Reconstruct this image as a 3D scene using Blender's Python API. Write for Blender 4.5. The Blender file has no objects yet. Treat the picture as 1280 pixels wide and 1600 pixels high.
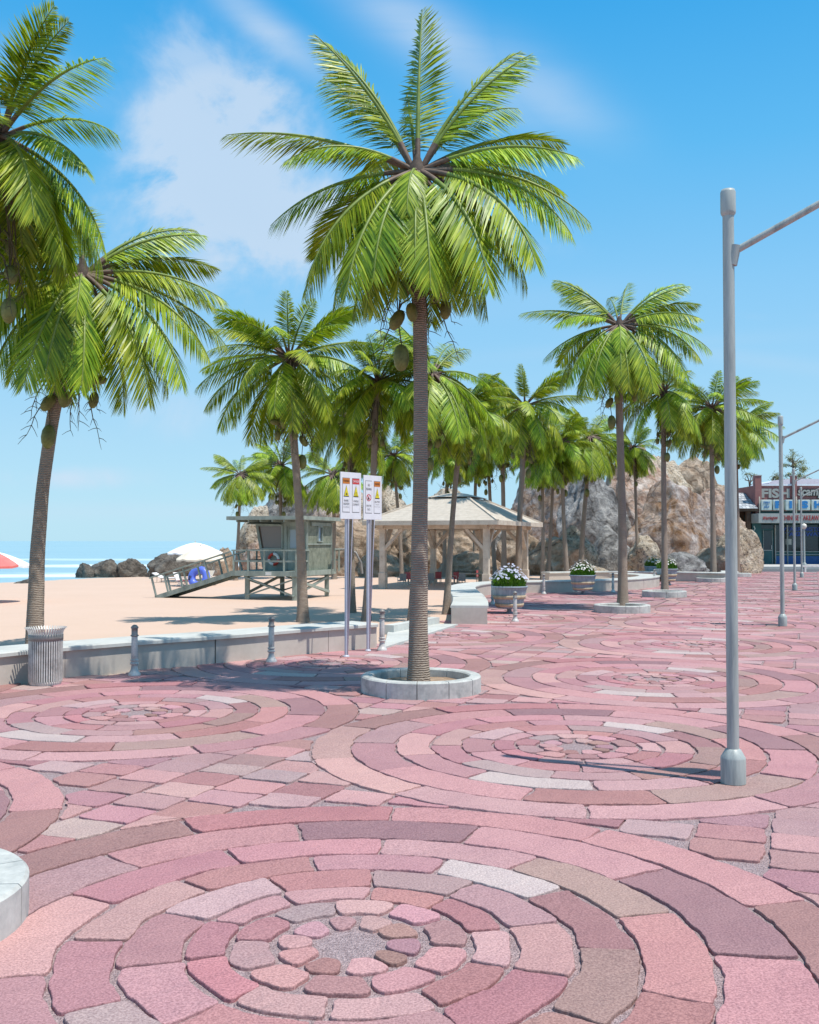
import bpy, bmesh, math, random
import numpy as np
from mathutils import Vector, Matrix, noise
R = math.radians
H, F = 2.2, 1575.0
PITCH = math.atan(45 / F)
D = bpy.data
sc = bpy.context.scene
COL = sc.collection
rnd = random.Random(7)

# ------------------------------------------------------------------ pixel <-> place
def ray(px, py):
    c, s = math.cos(PITCH), math.sin(PITCH)
    a, b = (px - 640) / F, (800 - py) / F
    return Vector((a, c - b * s, s + b * c))
def G(px, py, z=0.0):
    d = ray(px, py); t = (z - H) / d.z
    return Vector((d.x * t, d.y * t, z))
def AT(px, py, Y):
    d = ray(px, py); t = Y / d.y
    return Vector((d.x * t, Y, H + d.z * t))

# ------------------------------------------------------------------ object helpers
def tag(o, label=None, cat=None, group=None, kind=None):
    if label: o['label'] = label
    if cat: o['category'] = cat
    if group: o['group'] = group
    if kind: o['kind'] = kind
    return o
def empty(name, loc=(0, 0, 0), rz=0, label=None, cat=None, group=None):
    o = D.objects.new(name, None); COL.objects.link(o)
    o.location = loc; o.rotation_euler = (0, 0, rz); o.empty_display_size = .2
    return tag(o, label, cat, group)
def children(o): return [c for c in COL.objects if c.parent == o]
def copy_tree(o, parent=None):
    c = o.copy(); COL.objects.link(c); c.parent = parent
    for ch in list(o.children): copy_tree(ch, c)
    return c
class MB:
    def __init__(s): s.v = []; s.f = []; s.m = []; s.sm = []
    def add(s, vs, fs, mi=0, smooth=False):
        b = len(s.v); s.v += [tuple(v) for v in vs]
        for f in fs: s.f.append([i + b for i in f]); s.m.append(mi); s.sm.append(smooth)
    def box(s, c, size, rz=0, mi=0, M=None):
        x, y, z = size[0] / 2, size[1] / 2, size[2] / 2
        vs = [Vector((a, b, d)) for a in (-x, x) for b in (-y, y) for d in (-z, z)]
        T = M if M is not None else Matrix.Rotation(rz, 4, 'Z')
        vs = [T @ v + Vector(c) for v in vs]
        s.add(vs, [(0, 1, 3, 2), (4, 6, 7, 5), (0, 4, 5, 1), (2, 3, 7, 6), (0, 2, 6, 4), (1, 5, 7, 3)], mi)
    def bar(s, a, b, w, h=None, mi=0, up=(0, 0, 1)):
        h = h or w; a = Vector(a); b = Vector(b); d = (b - a)
        L = d.length; d.normalize(); up = Vector(up)
        if abs(d.dot(up)) > .98: up = Vector((0, 1, 0))
        sd = d.cross(up).normalized(); u = sd.cross(d)
        vs = []
        for p in (a, b):
            for i, j in ((-1, -1), (1, -1), (1, 1), (-1, 1)): vs.append(p + sd * i * w / 2 + u * j * h / 2)
        s.add(vs, [(3, 2, 1, 0), (4, 5, 6, 7), (0, 1, 5, 4), (1, 2, 6, 5), (2, 3, 7, 6), (3, 0, 4, 7)], mi)
    def tube(s, pts, rad, n=8, mi=0, cap=True, smooth=True):
        pts = [Vector(p) for p in pts]
        if not hasattr(rad, '__len__'): rad = [rad] * len(pts)
        vs = []; prev = None
        for i, p in enumerate(pts):
            d = (pts[min(i + 1, len(pts) - 1)] - pts[max(i - 1, 0)]).normalized()
            if prev is None:
                up = Vector((0, 0, 1)) if abs(d.z) < .9 else Vector((1, 0, 0))
                sd = d.cross(up).normalized()
            else: sd = (prev - d * prev.dot(d)).normalized()
            prev = sd; u = sd.cross(d)
            for k in range(n):
                a = 2 * math.pi * k / n
                vs.append(p + (sd * math.cos(a) + u * math.sin(a)) * rad[i])
        fs = []
        for i in range(len(pts) - 1):
            for k in range(n):
                k2 = (k + 1) % n
                fs.append((i * n + k, i * n + k2, (i + 1) * n + k2, (i + 1) * n + k))
        s.add(vs, fs, mi, smooth)
        if cap:
            m = (len(pts) - 1) * n
            s.add([vs[k] for k in range(n)], [tuple(range(n))[::-1]], mi)
            s.add([vs[m + k] for k in range(n)], [tuple(range(n))], mi)
    def lathe(s, prof, n=24, c=(0, 0, 0), mi=0, smooth=True, rf=None):
        vs = []
        for (r, z) in prof:
            for k in range(n):
                a = 2 * math.pi * k / n; q = r * (rf(a, z) if rf else 1)
                vs.append((c[0] + q * math.cos(a), c[1] + q * math.sin(a), c[2] + z))
        fs = []
        for i in range(len(prof) - 1):
            for k in range(n):
                k2 = (k + 1) % n
                fs.append((i * n + k, i * n + k2, (i + 1) * n + k2, (i + 1) * n + k))
        s.add(vs, fs, mi, smooth)
        if prof[0][0] > 1e-4: s.add(vs[:n], [tuple(range(n))[::-1]], mi)
        if prof[-1][0] > 1e-4: s.add(vs[-n:], [tuple(range(n))], mi)
    def build(s, name, mats, parent=None, loc=None, bevel=0):
        me = D.meshes.new(name); me.from_pydata(s.v, [], s.f)
        if not isinstance(mats, (list, tuple)): mats = [mats]
        for m in mats: me.materials.append(m)
        me.polygons.foreach_set('material_index', s.m)
        me.polygons.foreach_set('use_smooth', s.sm)
        if bevel:
            bm = bmesh.new(); bm.from_mesh(me)
            bmesh.ops.remove_doubles(bm, verts=bm.verts, dist=1e-5)
            es = [e for e in bm.edges if len(e.link_faces) == 2 and e.calc_face_angle(0) > .5]
            bmesh.ops.bevel(bm, geom=es, offset=bevel, segments=2, affect='EDGES', profile=.6)
            bm.to_mesh(me); bm.free()
        me.update()
        o = D.objects.new(name, me); COL.objects.link(o); o.parent = parent
        if loc is not None: o.location = loc
        return o
def text_obj(name, body, size, mat, parent, M, align='CENTER', sx=1.0, shear=0, ext=0.0, offset=0, sp=1.0, fit=None):
    cu = D.curves.new(name, 'FONT'); cu.body = body; cu.size = size; cu.align_x = align; cu.align_y = 'CENTER'
    cu.shear = shear; cu.extrude = ext; cu.offset = offset; cu.resolution_u = 3; cu.space_character = sp
    t = D.objects.new(name, cu); COL.objects.link(t)
    dg = bpy.context.evaluated_depsgraph_get()
    me = D.meshes.new_from_object(t.evaluated_get(dg)); D.objects.remove(t)
    if fit and len(me.vertices):
        xs = [v.co.x for v in me.vertices]; w = max(xs) - min(xs); sx = fit / max(w, 1e-4)
    for v in me.vertices: v.co.x *= sx
    me.materials.clear(); me.materials.append(mat)
    o = D.objects.new(name, me); COL.objects.link(o); o.parent = parent; o.matrix_local = M
    return o

# ------------------------------------------------------------------ materials
def srgb(r, g, b):
    f = lambda c: (c / 255 / 12.92) if c <= 10 else ((c / 255 + .055) / 1.055) ** 2.4
    return (f(r), f(g), f(b), 1)
MATS = {}
class NT:
    def __init__(s, name):
        s.m = D.materials.new(name); s.m.use_nodes = True; s.t = s.m.node_tree
        s.b = s.t.nodes['Principled BSDF']; s.out = s.t.nodes['Material Output']; MATS[name] = s.m
    def n(s, typ, **kw):
        nd = s.t.nodes.new('ShaderNode' + typ)
        for k, v in kw.items():
            if k in nd.inputs.keys(): nd.inputs[k].default_value = v
            else: setattr(nd, k, v)
        return nd
    def l(s, a, b): s.t.links.new(a, b)
    def co(s, kind='Object', scale=None):
        c = s.n('TexCoord').outputs[kind]
        if scale is not None:
            mp = s.n('Mapping'); mp.inputs['Scale'].default_value = scale
            s.l(c, mp.inputs[0]); c = mp.outputs[0]
        return c
    def noise(s, co, scale, detail=4, rough=.55, dist=0):
        nd = s.n('TexNoise'); nd.inputs['Scale'].default_value = scale; nd.inputs['Detail'].default_value = detail
        nd.inputs['Roughness'].default_value = rough; nd.inputs['Distortion'].default_value = dist
        s.l(co, nd.inputs['Vector']); return nd.outputs['Fac']
    def ramp(s, fac, stops):
        r = s.n('ValToRGB'); e = r.color_ramp.elements
        while len(e) > 1: e.remove(e[-1])
        e[0].position = stops[0][0]; e[0].color = stops[0][1]
        for p, c in stops[1:]: q = e.new(p); q.color = c
        s.l(fac, r.inputs[0]); return r.outputs[0]
    def mix(s, fac, a, b, blend='MIX'):
        m = s.n('MixRGB', blend_type=blend)
        for i, x in ((0, fac), (1, a), (2, b)):
            if hasattr(x, 'links'): s.l(x, m.inputs[i])
            else: m.inputs[i].default_value = x
        return m.outputs[0]
    def math(s, op, a, b=None, c=None):
        m = s.n('Math', operation=op)
        for i, x in enumerate((a, b, c)):
            if x is None: continue
            if hasattr(x, 'links'): s.l(x, m.inputs[i])
            else: m.inputs[i].default_value = x
        return m.outputs[0]
    def bump(s, h, strength=.3, dist=.02, nrm=None):
        b = s.n('Bump'); b.inputs['Strength'].default_value = strength; b.inputs['Distance'].default_value = dist
        s.l(h, b.inputs['Height'])
        if nrm: s.l(nrm, b.inputs['Normal'])
        s.l(b.outputs[0], s.b.inputs['Normal']); return b.outputs[0]
    def col(s, c):
        if hasattr(c, 'links'): s.l(c, s.b.inputs['Base Color'])
        else: s.b.inputs['Base Color'].default_value = c
    def set(s, rough=.6, metal=0, spec=.5):
        s.b.inputs['Roughness'].default_value = rough; s.b.inputs['Metallic'].default_value = metal
        s.b.inputs['Specular IOR Level'].default_value = spec
W4 = lambda v: (v, v, v, 1)
def worn(name, base, dark, light, sc1=3, rough=.7, bump=.15, bscale=60, bdist=.004, metal=0, spec=.4, stretch=(1, 1, 1)):
    t = NT(name); c = t.co('Object', stretch)
    n1 = t.noise(c, sc1, 6, .62); n2 = t.noise(c, sc1 * 7, 4, .6)
    k = t.ramp(n1, [(.3, dark), (.5, base), (.72, light)])
    k = t.mix(.22, k, t.ramp(n2, [(.35, dark), (.65, light)]))
    t.col(k); t.set(rough, metal, spec); t.bump(t.noise(c, bscale, 3), bump, bdist)
    return t.m
concrete = worn('pale_concrete', srgb(190, 190, 184), srgb(172, 172, 166), srgb(204, 204, 198), 1.3, .85, .25, 90)
wallbody = worn('wall_render', srgb(190, 181, 170), srgb(176, 167, 156), srgb(201, 192, 181), 1.3, .9, .25, 90)
marble = worn('planter_stone', srgb(184, 184, 178), srgb(140, 142, 140), srgb(208, 207, 200), 3.0, .7, .2, 40)
wood = worn('grey_green_wood', srgb(142, 152, 144), srgb(112, 120, 112), srgb(168, 176, 164), 3, .75, .3, 40, stretch=(1, 1, .35))
woodp = worn('mottled_plywood', srgb(126, 132, 118), srgb(92, 98, 84), srgb(152, 156, 138), 5, .8, .3, 50)
beige = worn('beige_timber', srgb(196, 182, 166), srgb(166, 152, 136), srgb(212, 200, 184), 3, .8, .25, 40)
shingle_t = NT('roof_shingle')
c_ = shingle_t.co('Object'); w_ = shingle_t.n('TexWave', wave_type='BANDS', bands_direction='Z'); shingle_t.l(c_, w_.inputs[0])
w_.inputs['Scale'].default_value = 3.2; w_.inputs['Distortion'].default_value = 1.2; w_.inputs['Detail'].default_value = 3
shingle_t.col(shingle_t.mix(shingle_t.noise(c_, 5, 6), srgb(164, 152, 138), srgb(208, 197, 182))); shingle_t.set(.85)
shingle_t.bump(w_.outputs['Fac'], .5, .03)
polem = worn('lamp_post_paint', srgb(166, 172, 168), srgb(126, 134, 134), srgb(180, 185, 180), 2.2, .45, .05, 40, metal=.05, stretch=(6, 6, .5))
steel = worn('weathered_steel', srgb(200, 196, 190), srgb(158, 153, 148), srgb(224, 220, 214), 5, .42, .1, 30, metal=.1)
steeld = worn('dark_steel', srgb(132, 128, 124), srgb(104, 100, 96), srgb(158, 153, 148), 5, .5, .1, 30, metal=.2)
galv = worn('galvanised_tube', srgb(196, 198, 208), srgb(184, 186, 198), srgb(210, 210, 220), 3, .4, .05, 30, metal=.05)
signw = worn('white_sign_face', srgb(226, 226, 230), srgb(214, 214, 220), srgb(234, 234, 236), 3, .5, .0, 30)
coconutm = worn('coconut_husk', srgb(104, 108, 56), srgb(76, 78, 40), srgb(134, 134, 76), 4, .55, .2, 14, .01)
stalkm = worn('dry_stalk', srgb(92, 84, 64), srgb(66, 60, 48), srgb(110, 104, 80), 8, .8)
heartm = worn('fibrous_heart', srgb(78, 66, 58), srgb(50, 42, 38), srgb(98, 84, 74), 8, .8)
redp = worn('red_paint', srgb(196, 60, 44), srgb(170, 50, 38), srgb(210, 76, 56), 4, .5)
whitep = worn('off_white_paint', srgb(222, 222, 216), srgb(200, 200, 194), srgb(234, 234, 230), 4, .6)
canvas_w = worn('white_canvas', srgb(238, 238, 238), srgb(228, 228, 230), srgb(244, 244, 244), 3, .8)
canvas_c = worn('cream_canvas', srgb(232, 218, 196), srgb(222, 206, 184), srgb(238, 226, 206), 3, .8)
canvas_r = worn('coral_red_canvas', srgb(226, 120, 114), srgb(216, 108, 104), srgb(232, 132, 124), 3, .8)
bluev = worn('blue_vinyl', srgb(96, 118, 214), srgb(84, 104, 200), srgb(112, 134, 224), 3, .35)
soil = worn('planter_soil', srgb(150, 126, 104), srgb(116, 96, 78), srgb(176, 150, 126), 6, .95, .5, 30, .02)
barrelb = worn('blue_grey_staves', srgb(138, 152, 162), srgb(106, 120, 130), srgb(166, 176, 184), 5, .6, .3, 20, stretch=(4, 4, .6))
barrelt = worn('tan_band', srgb(182, 162, 134), srgb(146, 128, 106), srgb(204, 186, 160), 5, .7, .3, 20, stretch=(4, 4, .6))
brickp = worn('pink_red_brick', srgb(150, 104, 100), srgb(136, 92, 90), srgb(164, 116, 110), 1, .85)
greyp = worn('grey_fascia', srgb(160, 166, 162), srgb(148, 154, 150), srgb(170, 174, 170), .8, .6)
tealp = worn('teal_paint', srgb(42, 92, 96), srgb(34, 78, 84), srgb(54, 106, 108), 1, .5)
bluep = worn('blue_panel', srgb(36, 90, 150), srgb(30, 78, 132), srgb(46, 100, 158), 1, .5)
lbox = worn('lightbox_face', srgb(190, 202, 198), srgb(170, 184, 182), srgb(206, 214, 208), 1, .4)
yellowp = worn('yellow_board', srgb(196, 176, 44), srgb(180, 160, 40), srgb(206, 188, 60), 1.5, .6)
brownp = worn('brown_timber', srgb(92, 74, 60), srgb(76, 60, 48), srgb(106, 88, 72), 2, .8)
roofw = worn('white_roof', srgb(226, 228, 234), srgb(212, 214, 222), srgb(236, 238, 242), 1, .5)
pavem = worn('pale_pavement', srgb(186, 184, 180), srgb(166, 164, 160), srgb(200, 198, 194), .6, .9)
asph = worn('asphalt', srgb(86, 88, 92), srgb(74, 76, 80), srgb(98, 100, 102), 1, .9)
earth = worn('dry_earth', srgb(150, 132, 108), srgb(126, 110, 90), srgb(170, 152, 126), .3, .95)
barkm = worn('tree_bark', srgb(96, 84, 72), srgb(70, 60, 52), srgb(120, 106, 92), 4, .9)
greyw = worn('grey_weave', srgb(150, 150, 150), srgb(126, 126, 128), srgb(168, 168, 168), 8, .8)
redc = worn('dusty_red_cushion', srgb(170, 84, 88), srgb(150, 70, 76), srgb(184, 98, 100), 8, .8)
def flat(name, c, rough=.6, metal=0):
    t = NT(name); t.col(c); t.set(rough, metal); return t.m
blackp = flat('black_ink', srgb(36, 36, 40)); orangep = flat('orange_band', srgb(206, 124, 44)); dred = flat('danger_red', srgb(206, 60, 58))
yel = flat('warning_yellow', srgb(224, 208, 40)); greyi = flat('grey_ink', srgb(120, 122, 126)); lred = flat('dark_red_letters', srgb(156, 52, 56))
lblue = flat('sign_blue', srgb(40, 124, 186)); lgrey = flat('pale_letters', srgb(158, 160, 154)); wblue = flat('window_lettering', srgb(48, 80, 150))
globe = flat('lamp_globe', srgb(226, 220, 206), .3); paper = flat('paper_notice', srgb(176, 178, 170)); mulch = flat('dark_gap', srgb(60, 56, 54), .9)
gl = NT('dark_glass'); gl.col(srgb(36, 52, 60)); gl.set(.12, 0, .6); glass = gl.m
gl2 = NT('cabin_glass'); gl2.col(srgb(120, 104, 94)); gl2.set(.1, 0, .7); cabglass = gl2.m

# paving stone: colour per stone in an attribute, granite speckle and relief on top
st = NT('pink_stone'); at = st.n('Attribute', attribute_name='stone_colour'); c = st.co('Object')
sp = st.noise(c, 75, 3, .75); cl = st.noise(c, 1.6, 4, .6, .4); rip = st.noise(c, 5.5, 3, .5, .8)
k = st.mix(st.ramp(sp, [(.36, W4(0)), (.62, W4(1))]), st.mix(1, at.outputs['Color'], (.70, .66, .68, 1), 'MULTIPLY'), st.mix(1, at.outputs['Color'], (1.26, 1.3, 1.28, 1), 'MULTIPLY'))
k = st.mix(st.ramp(cl, [(.42, W4(0)), (.68, W4(.55))]), k, st.mix(1, k, (.86, .82, .86, 1), 'MULTIPLY'))
k = st.mix(st.ramp(st.noise(c, .55, 5, .65), [(.45, W4(0)), (.7, W4(.5))]), k, st.mix(1, k, (.84, .84, .87, 1), 'MULTIPLY'))
st.col(k); st.set(.72, 0, .35)
b1 = st.bump(rip, .75, .03); st.bump(st.noise(c, 48, 5, .75), .75, .008, b1); stonem = st.m
mo = NT('granite_mortar'); c = mo.co('Object'); v = mo.n('TexVoronoi'); v.inputs['Scale'].default_value = 95; mo.l(c, v.inputs['Vector'])
mo.col(mo.mix(mo.ramp(mo.noise(c, 60, 4, .8), [(.35, W4(0)), (.65, W4(1))]), srgb(132, 112, 114), srgb(194, 172, 172))); mo.set(.95, 0, .2)
mo.bump(mo.math('ADD', v.outputs['Distance'], mo.noise(c, 22, 4)), .9, .015); mortarm = mo.m
sa = NT('beach_sand'); c = sa.co('Object')
sa.col(sa.mix(sa.noise(c, .35, 6, .6), srgb(198, 171, 151), srgb(208, 181, 163))); sa.set(.95, 0, .1)
sa.bump(sa.math('ADD', sa.noise(c, 1.1, 5, .6), sa.math('MULTIPLY', sa.noise(c, 9, 4), .25)), .45, .08); sandm = sa.m
# sea
se = NT('sea_water'); c = se.co('Object'); sx = se.n('SeparateXYZ'); se.l(c, sx.inputs[0])
wob = se.noise(se.co('Object', (.02, .05, 1)), 1, 4, .6)
yy = se.math('ADD', sx.outputs['Y'], se.math('MULTIPLY', wob, 26.0))
bands = se.math('SINE', se.math('MULTIPLY', se.math('LOGARITHM', yy, 2.718), 24.0))
breakup = se.noise(se.co('Object', (.05, .14, 1)), 1, 5, .65)
fo = se.math('ADD', bands, se.math('MULTIPLY', se.math('SUBTRACT', breakup, .5), 3.2))
near = se.n('MapRange'); near.inputs[1].default_value = 185; near.inputs[2].default_value = 120; near.inputs[3].default_value = 0; near.inputs[4].default_value = 1
se.l(yy, near.inputs[0])
fm = se.math('MULTIPLY', se.ramp(fo, [(.1, W4(0)), (.95, W4(.9))]), near.outputs[0])
deep = se.mix(se.noise(se.co('Object', (.012, .03, 1)), 1, 5), srgb(132, 168, 180), srgb(154, 184, 192))
se.col(se.mix(fm, deep, srgb(222, 232, 236))); se.set(.5, 0, .15)
se.bump(se.noise(se.co('Object', (.25, .8, 1)), 1, 6, .65), .35, .5); seam = se.m
# bark of the palm
pb = NT('palm_bark'); c = pb.co('Object'); w = pb.n('TexWave', wave_type='BANDS', bands_direction='Z'); pb.l(c, w.inputs[0])
w.inputs['Scale'].default_value = 9.5; w.inputs['Distortion'].default_value = 3.0; w.inputs['Detail'].default_value = 3; w.inputs['Detail Scale'].default_value = 2
k = pb.mix(w.outputs['Fac'], srgb(138, 124, 113), srgb(170, 155, 140))
k = pb.mix(pb.ramp(pb.noise(c, 2.2, 5), [(.4, W4(0)), (.7, W4(.5))]), k, srgb(174, 160, 144))
pb.col(k); pb.set(.9, 0, .2); pb.bump(pb.math('ADD', w.outputs['Fac'], pb.noise(pb.co('Object', (4, 4, 22)), 3, 3)), .9, .02); palmbark = pb.m
def leafmat(name, c1, c2, c3, trans):
    t = NT(name); oi = t.n('ObjectInfo'); c = t.co('Object')
    k = t.ramp(t.noise(c, 2.4, 3, .6), [(.3, c1), (.5, c2), (.72, c3)])
    ge = t.n('NewGeometry'); k = t.mix(.7, k, t.ramp(ge.outputs['Random Per Island'], [(0, c1), (.5, c2), (1, c3)]))
    hs = t.n('HueSaturation'); t.l(k, hs.inputs['Color'])
    t.l(t.math('MULTIPLY_ADD', oi.outputs['Random'], .03, .487), hs.inputs['Hue'])
    t.l(t.math('MULTIPLY_ADD', oi.outputs['Random'], .35, .84), hs.inputs['Value'])
    t.col(hs.outputs[0]); t.set(.42, 0, .4)
    tr = t.n('BsdfTranslucent'); t.l(t.mix(1, hs.outputs[0], (1.25, 1.3, .6, 1), 'MULTIPLY'), tr.inputs[0])
    mx = t.n('MixShader'); mx.inputs[0].default_value = trans
    t.l(t.b.outputs[0], mx.inputs[1]); t.l(tr.outputs[0], mx.inputs[2]); t.l(mx.outputs[0], t.out.inputs[0])
    return t.m
leafm = leafmat('palm_leaflet', srgb(48, 88, 30), srgb(136, 162, 36), srgb(204, 210, 72), .27)
bushm = leafmat('daisy_leaf', srgb(52, 98, 22), srgb(80, 130, 34), srgb(112, 156, 50), .25)
treem = leafmat('olive_leaf', srgb(84, 92, 44), srgb(108, 112, 58), srgb(130, 128, 74), .2)
petalm = worn('lilac_white_petals', srgb(222, 222, 240), srgb(196, 198, 230), srgb(240, 240, 246), 9, .6)
petal2 = worn('white_petals', srgb(236, 234, 236), srgb(220, 216, 224), srgb(244, 244, 244), 9, .6)
petiolem = worn('brown_petiole', srgb(110, 92, 80), srgb(80, 66, 58), srgb(132, 112, 98), 8, .6)
rachism = worn('green_rachis', srgb(122, 140, 62), srgb(100, 120, 52), srgb(146, 160, 84), 8, .45)
def rockmat(name, cols, crack=.6, sc0=.55, speck=0.0):
    t = NT(name); oi = t.n('ObjectInfo'); c0 = t.co('Object')
    va = t.n('VectorMath', operation='ADD'); t.l(c0, va.inputs[0])
    cb = t.n('CombineXYZ'); t.l(t.math('MULTIPLY', oi.outputs['Random'], 60), cb.inputs[0]); t.l(cb.outputs[0], va.inputs[1]); c = va.outputs[0]
    n1 = t.noise(c, sc0, 7, .62, 1.6); n2 = t.noise(c, sc0 * 3.1, 7, .68, .8); n3 = t.noise(c, 3.4, 8, .8)
    a, b, d, e = cols
    k = t.ramp(n1, [(.32, a), (.45, b), (.55, d), (.68, e)])
    k = t.mix(.45, k, t.ramp(n2, [(.36, a), (.5, d), (.62, e)]))
    v = t.n('TexVoronoi', feature='DISTANCE_TO_EDGE'); v.inputs['Scale'].default_value = .45
    dist = t.n('MixRGB'); dist.inputs[0].default_value = .5; t.l(c, dist.inputs[1])
    nv = t.n('TexNoise'); nv.inputs['Scale'].default_value = .8; nv.inputs['Detail'].default_value = 5; t.l(c, nv.inputs['Vector']); t.l(nv.outputs['Color'], dist.inputs[2])
    t.l(dist.outputs[0], v.inputs['Vector'])
    ck = t.ramp(v.outputs['Distance'], [(0, W4(0)), (.022, W4(1))])
    k = t.mix(t.math('MULTIPLY', t.math('SUBTRACT', 1.0, ck), crack), k, srgb(58, 48, 42))
    if speck:
        sp = t.ramp(t.noise(c, 4.5, 5, .85, 1), [(.40, W4(1)), (.48, W4(0))])
        k = t.mix(t.math('MULTIPLY', sp, speck), k, srgb(44, 44, 48))
    t.col(k); t.set(.75, 0, .35)
    b1 = t.bump(ck, .5, .1); t.bump(t.math('ADD', n2, t.math('MULTIPLY', n3, .7)), .9, .3, b1)
    return t.m
rk_tan = rockmat('tan_rock', (srgb(108, 86, 66), srgb(158, 132, 108), srgb(184, 162, 140), srgb(212, 194, 174)))
rk_pink = rockmat('pinkish_rock', (srgb(98, 74, 62), srgb(176, 132, 106), srgb(192, 168, 150), srgb(220, 208, 198)), .5)
rk_swirl = rockmat('swirled_rock', (srgb(84, 58, 38), srgb(172, 128, 82), srgb(168, 152, 144), srgb(222, 212, 204)), .35, .35, .45)
rk_blue = rockmat('blue_grey_rock', (srgb(66, 58, 50), srgb(116, 114, 112), srgb(156, 154, 152), srgb(206, 202, 196)), .4, .55, .4)
rk_gran = rockmat('speckled_rock', (srgb(130, 108, 84), srgb(176, 154, 126), srgb(206, 190, 168), srgb(230, 220, 204)), .3, .6, .9)
rk_dark = rockmat('dark_shore_rock', (srgb(58, 54, 50), srgb(88, 82, 76), srgb(116, 108, 98), srgb(150, 142, 130)), .4, .9)

# ------------------------------------------------------------------ paving (lattice of stone circles)
UH = np.array([.3714, .9285]); WH = np.array([.9285, -.3714])     # along the row of circles / across it
PER = 2.596
A0 = np.array([-.148, 2.545])
RINGS = [.085, .19, .30, .41, .562, .712, .885, 1.10, 1.297]
PALT = {'p': (200, 144, 148), 'd': (180, 121, 123), 'm': (160, 120, 117), 'l': (213, 163, 162), 't': (197, 158, 153), 'g': (194, 172, 166), 'w': (222, 208, 208), 'r': (203, 132, 132)}
pal = {k: tuple(m + {'m': .6, 't': .5, 'g': .5}.get(k, .58) * (x - m) for x, m in zip(v, (196, 153, 150))) for k, v in PALT.items()}
pr = random.Random(21)
def jitter_out(path, seed, amp):
    out = []
    for i, p in enumerate(path):
        q = Vector((p[0] * 9, p[1] * 9, seed)); q2 = Vector((p[0] * 38, p[1] * 38, seed + 9))
        out.append((p[0] + amp * noise.noise(q) + amp * .35 * noise.noise(q2), p[1] + amp * noise.noise(q + Vector((7, 3, 1))) + amp * .35 * noise.noise(q2 + Vector((3, 8, 2)))))
    return out
def rrect(hu, hv, rc, step):
    rc = min(rc, hu * .95, hv * .95); pts = []
    def seg(a, b):
        n = max(1, int(math.hypot(b[0] - a[0], b[1] - a[1]) / step))
        for i in range(n): pts.append((a[0] + (b[0] - a[0]) * i / n, a[1] + (b[1] - a[1]) * i / n))
    def arc(cx, cy, a0):
        n = max(2, int(rc * 1.57 / step) + 1)
        for i in range(n): a = a0 + math.pi / 2 * i / n; pts.append((cx + rc * math.cos(a), cy + rc * math.sin(a)))
    arc(hu - rc, hv - rc, 0); seg((hu - rc, hv), (-(hu - rc), hv)); arc(-(hu - rc), hv - rc, math.pi / 2)
    seg((-hu, hv - rc), (-hu, -(hv - rc))); arc(-(hu - rc), -(hv - rc), math.pi); seg((-(hu - rc), -hv), (hu - rc, -hv))
    arc(hu - rc, -(hv - rc), 1.5 * math.pi); seg((hu, -(hv - rc)), (hu, hv - rc))
    return pts
# stone specs in tile (c, a) coordinates: kind, params, colour, corner radius, seed
specs = []
gap = .0062
NR = [10, 10, 10, 10, 10, 10, 10, 10]
def rel(px, py):
    g = G(px, py); p = np.array([g.x / H, g.y / H]) - A0
    return float(p @ WH), float(p @ UH)
c3 = lambda L: [(340 + x / 3.05, 1380 + y / 3.05) for x, y in L]
JP = [c3([(505, 175), (672, 170), (830, 195), (945, 255), (900, 330), (790, 375), (595, 400), (420, 375), (330, 310), (370, 240)]),
      c3([(553, 100), (835, 115), (1040, 180), (1130, 300), (1050, 430), (745, 500), (380, 495), (150, 410), (140, 270), (300, 165)]),
      [(578, 1390), (700, 1403), (780, 1450), (805, 1512), (697, 1577), (512, 1577), (365, 1560), (300, 1497), (350, 1440), (450, 1405)],
      [(580, 1372), (722, 1388), (865, 1440), (890, 1525), (240, 1505), (310, 1580), (298, 1432), (430, 1380)],
      [(150, 1466), (137, 1574), (300, 1380), (488, 1345), (688, 1352), (858, 1393), (950, 1482)],
      [(152, 1405), (365, 1337), (595, 1323), (818, 1348), (990, 1430), (1055, 1556), (35, 1525)],
      [(215, 1353), (468, 1300), (735, 1303), (985, 1368), (1162, 1493)],
      [(300, 1293), (611, 1272), (920, 1307), (1195, 1412)]]
for ri in range(8):
    r0, r1 = RINGS[ri], RINGS[ri + 1]; n = NR[ri]
    a_ = sorted(math.atan2(*rel(*p)[::-1]) % (2 * math.pi) for p in JP[ri]); angs = []
    for k in range(len(a_)):
        x0 = a_[k]; x1 = a_[(k + 1) % len(a_)] + (2 * math.pi if k == len(a_) - 1 else 0); m = max(1, round((x1 - x0) / (2 * math.pi / n) - .2))
        angs += [x0 + (x1 - x0) * (q + (pr.uniform(-.12, .12) if q else 0)) / m for q in range(m)]
    n = len(angs)
    for k in range(n):
        t0, t1 = angs[k], angs[(k + 1) % n]
        if t1 < t0: t1 += 2 * math.pi
        tm = (t0 + t1) / 2; tm = (tm + math.pi) % (2 * math.pi) - math.pi
        key = pr.choices('pdmltgr', weights=[32, 16, 9, 22, 12, 5, 4])[0]
        specs.append(['ring', (r0, r1, t0, t1), key, (.024 if ri < 2 else .013), pr.random() * 50])
def setcol(X, Z, key):     # recolour the stone of the circle nearest to a place relative to its centre (world axes)
    p = np.array([X, Z]); cc, aa = p @ WH, p @ UH; r = math.hypot(cc, aa); th = math.atan2(aa, cc)
    for s in specs:
        if s[0] == 'ring':
            r0, r1, t0, t1 = s[1]
            if r0 <= r <= r1:
                for dlt in (-2 * math.pi, 0, 2 * math.pi, 4 * math.pi):
                    if t0 <= th + dlt <= t1: s[2] = key
def setpx(px, py, key):
    c, a = rel(px, py); p = WH * c + UH * a; setcol(p[0], p[1], key)
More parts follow.
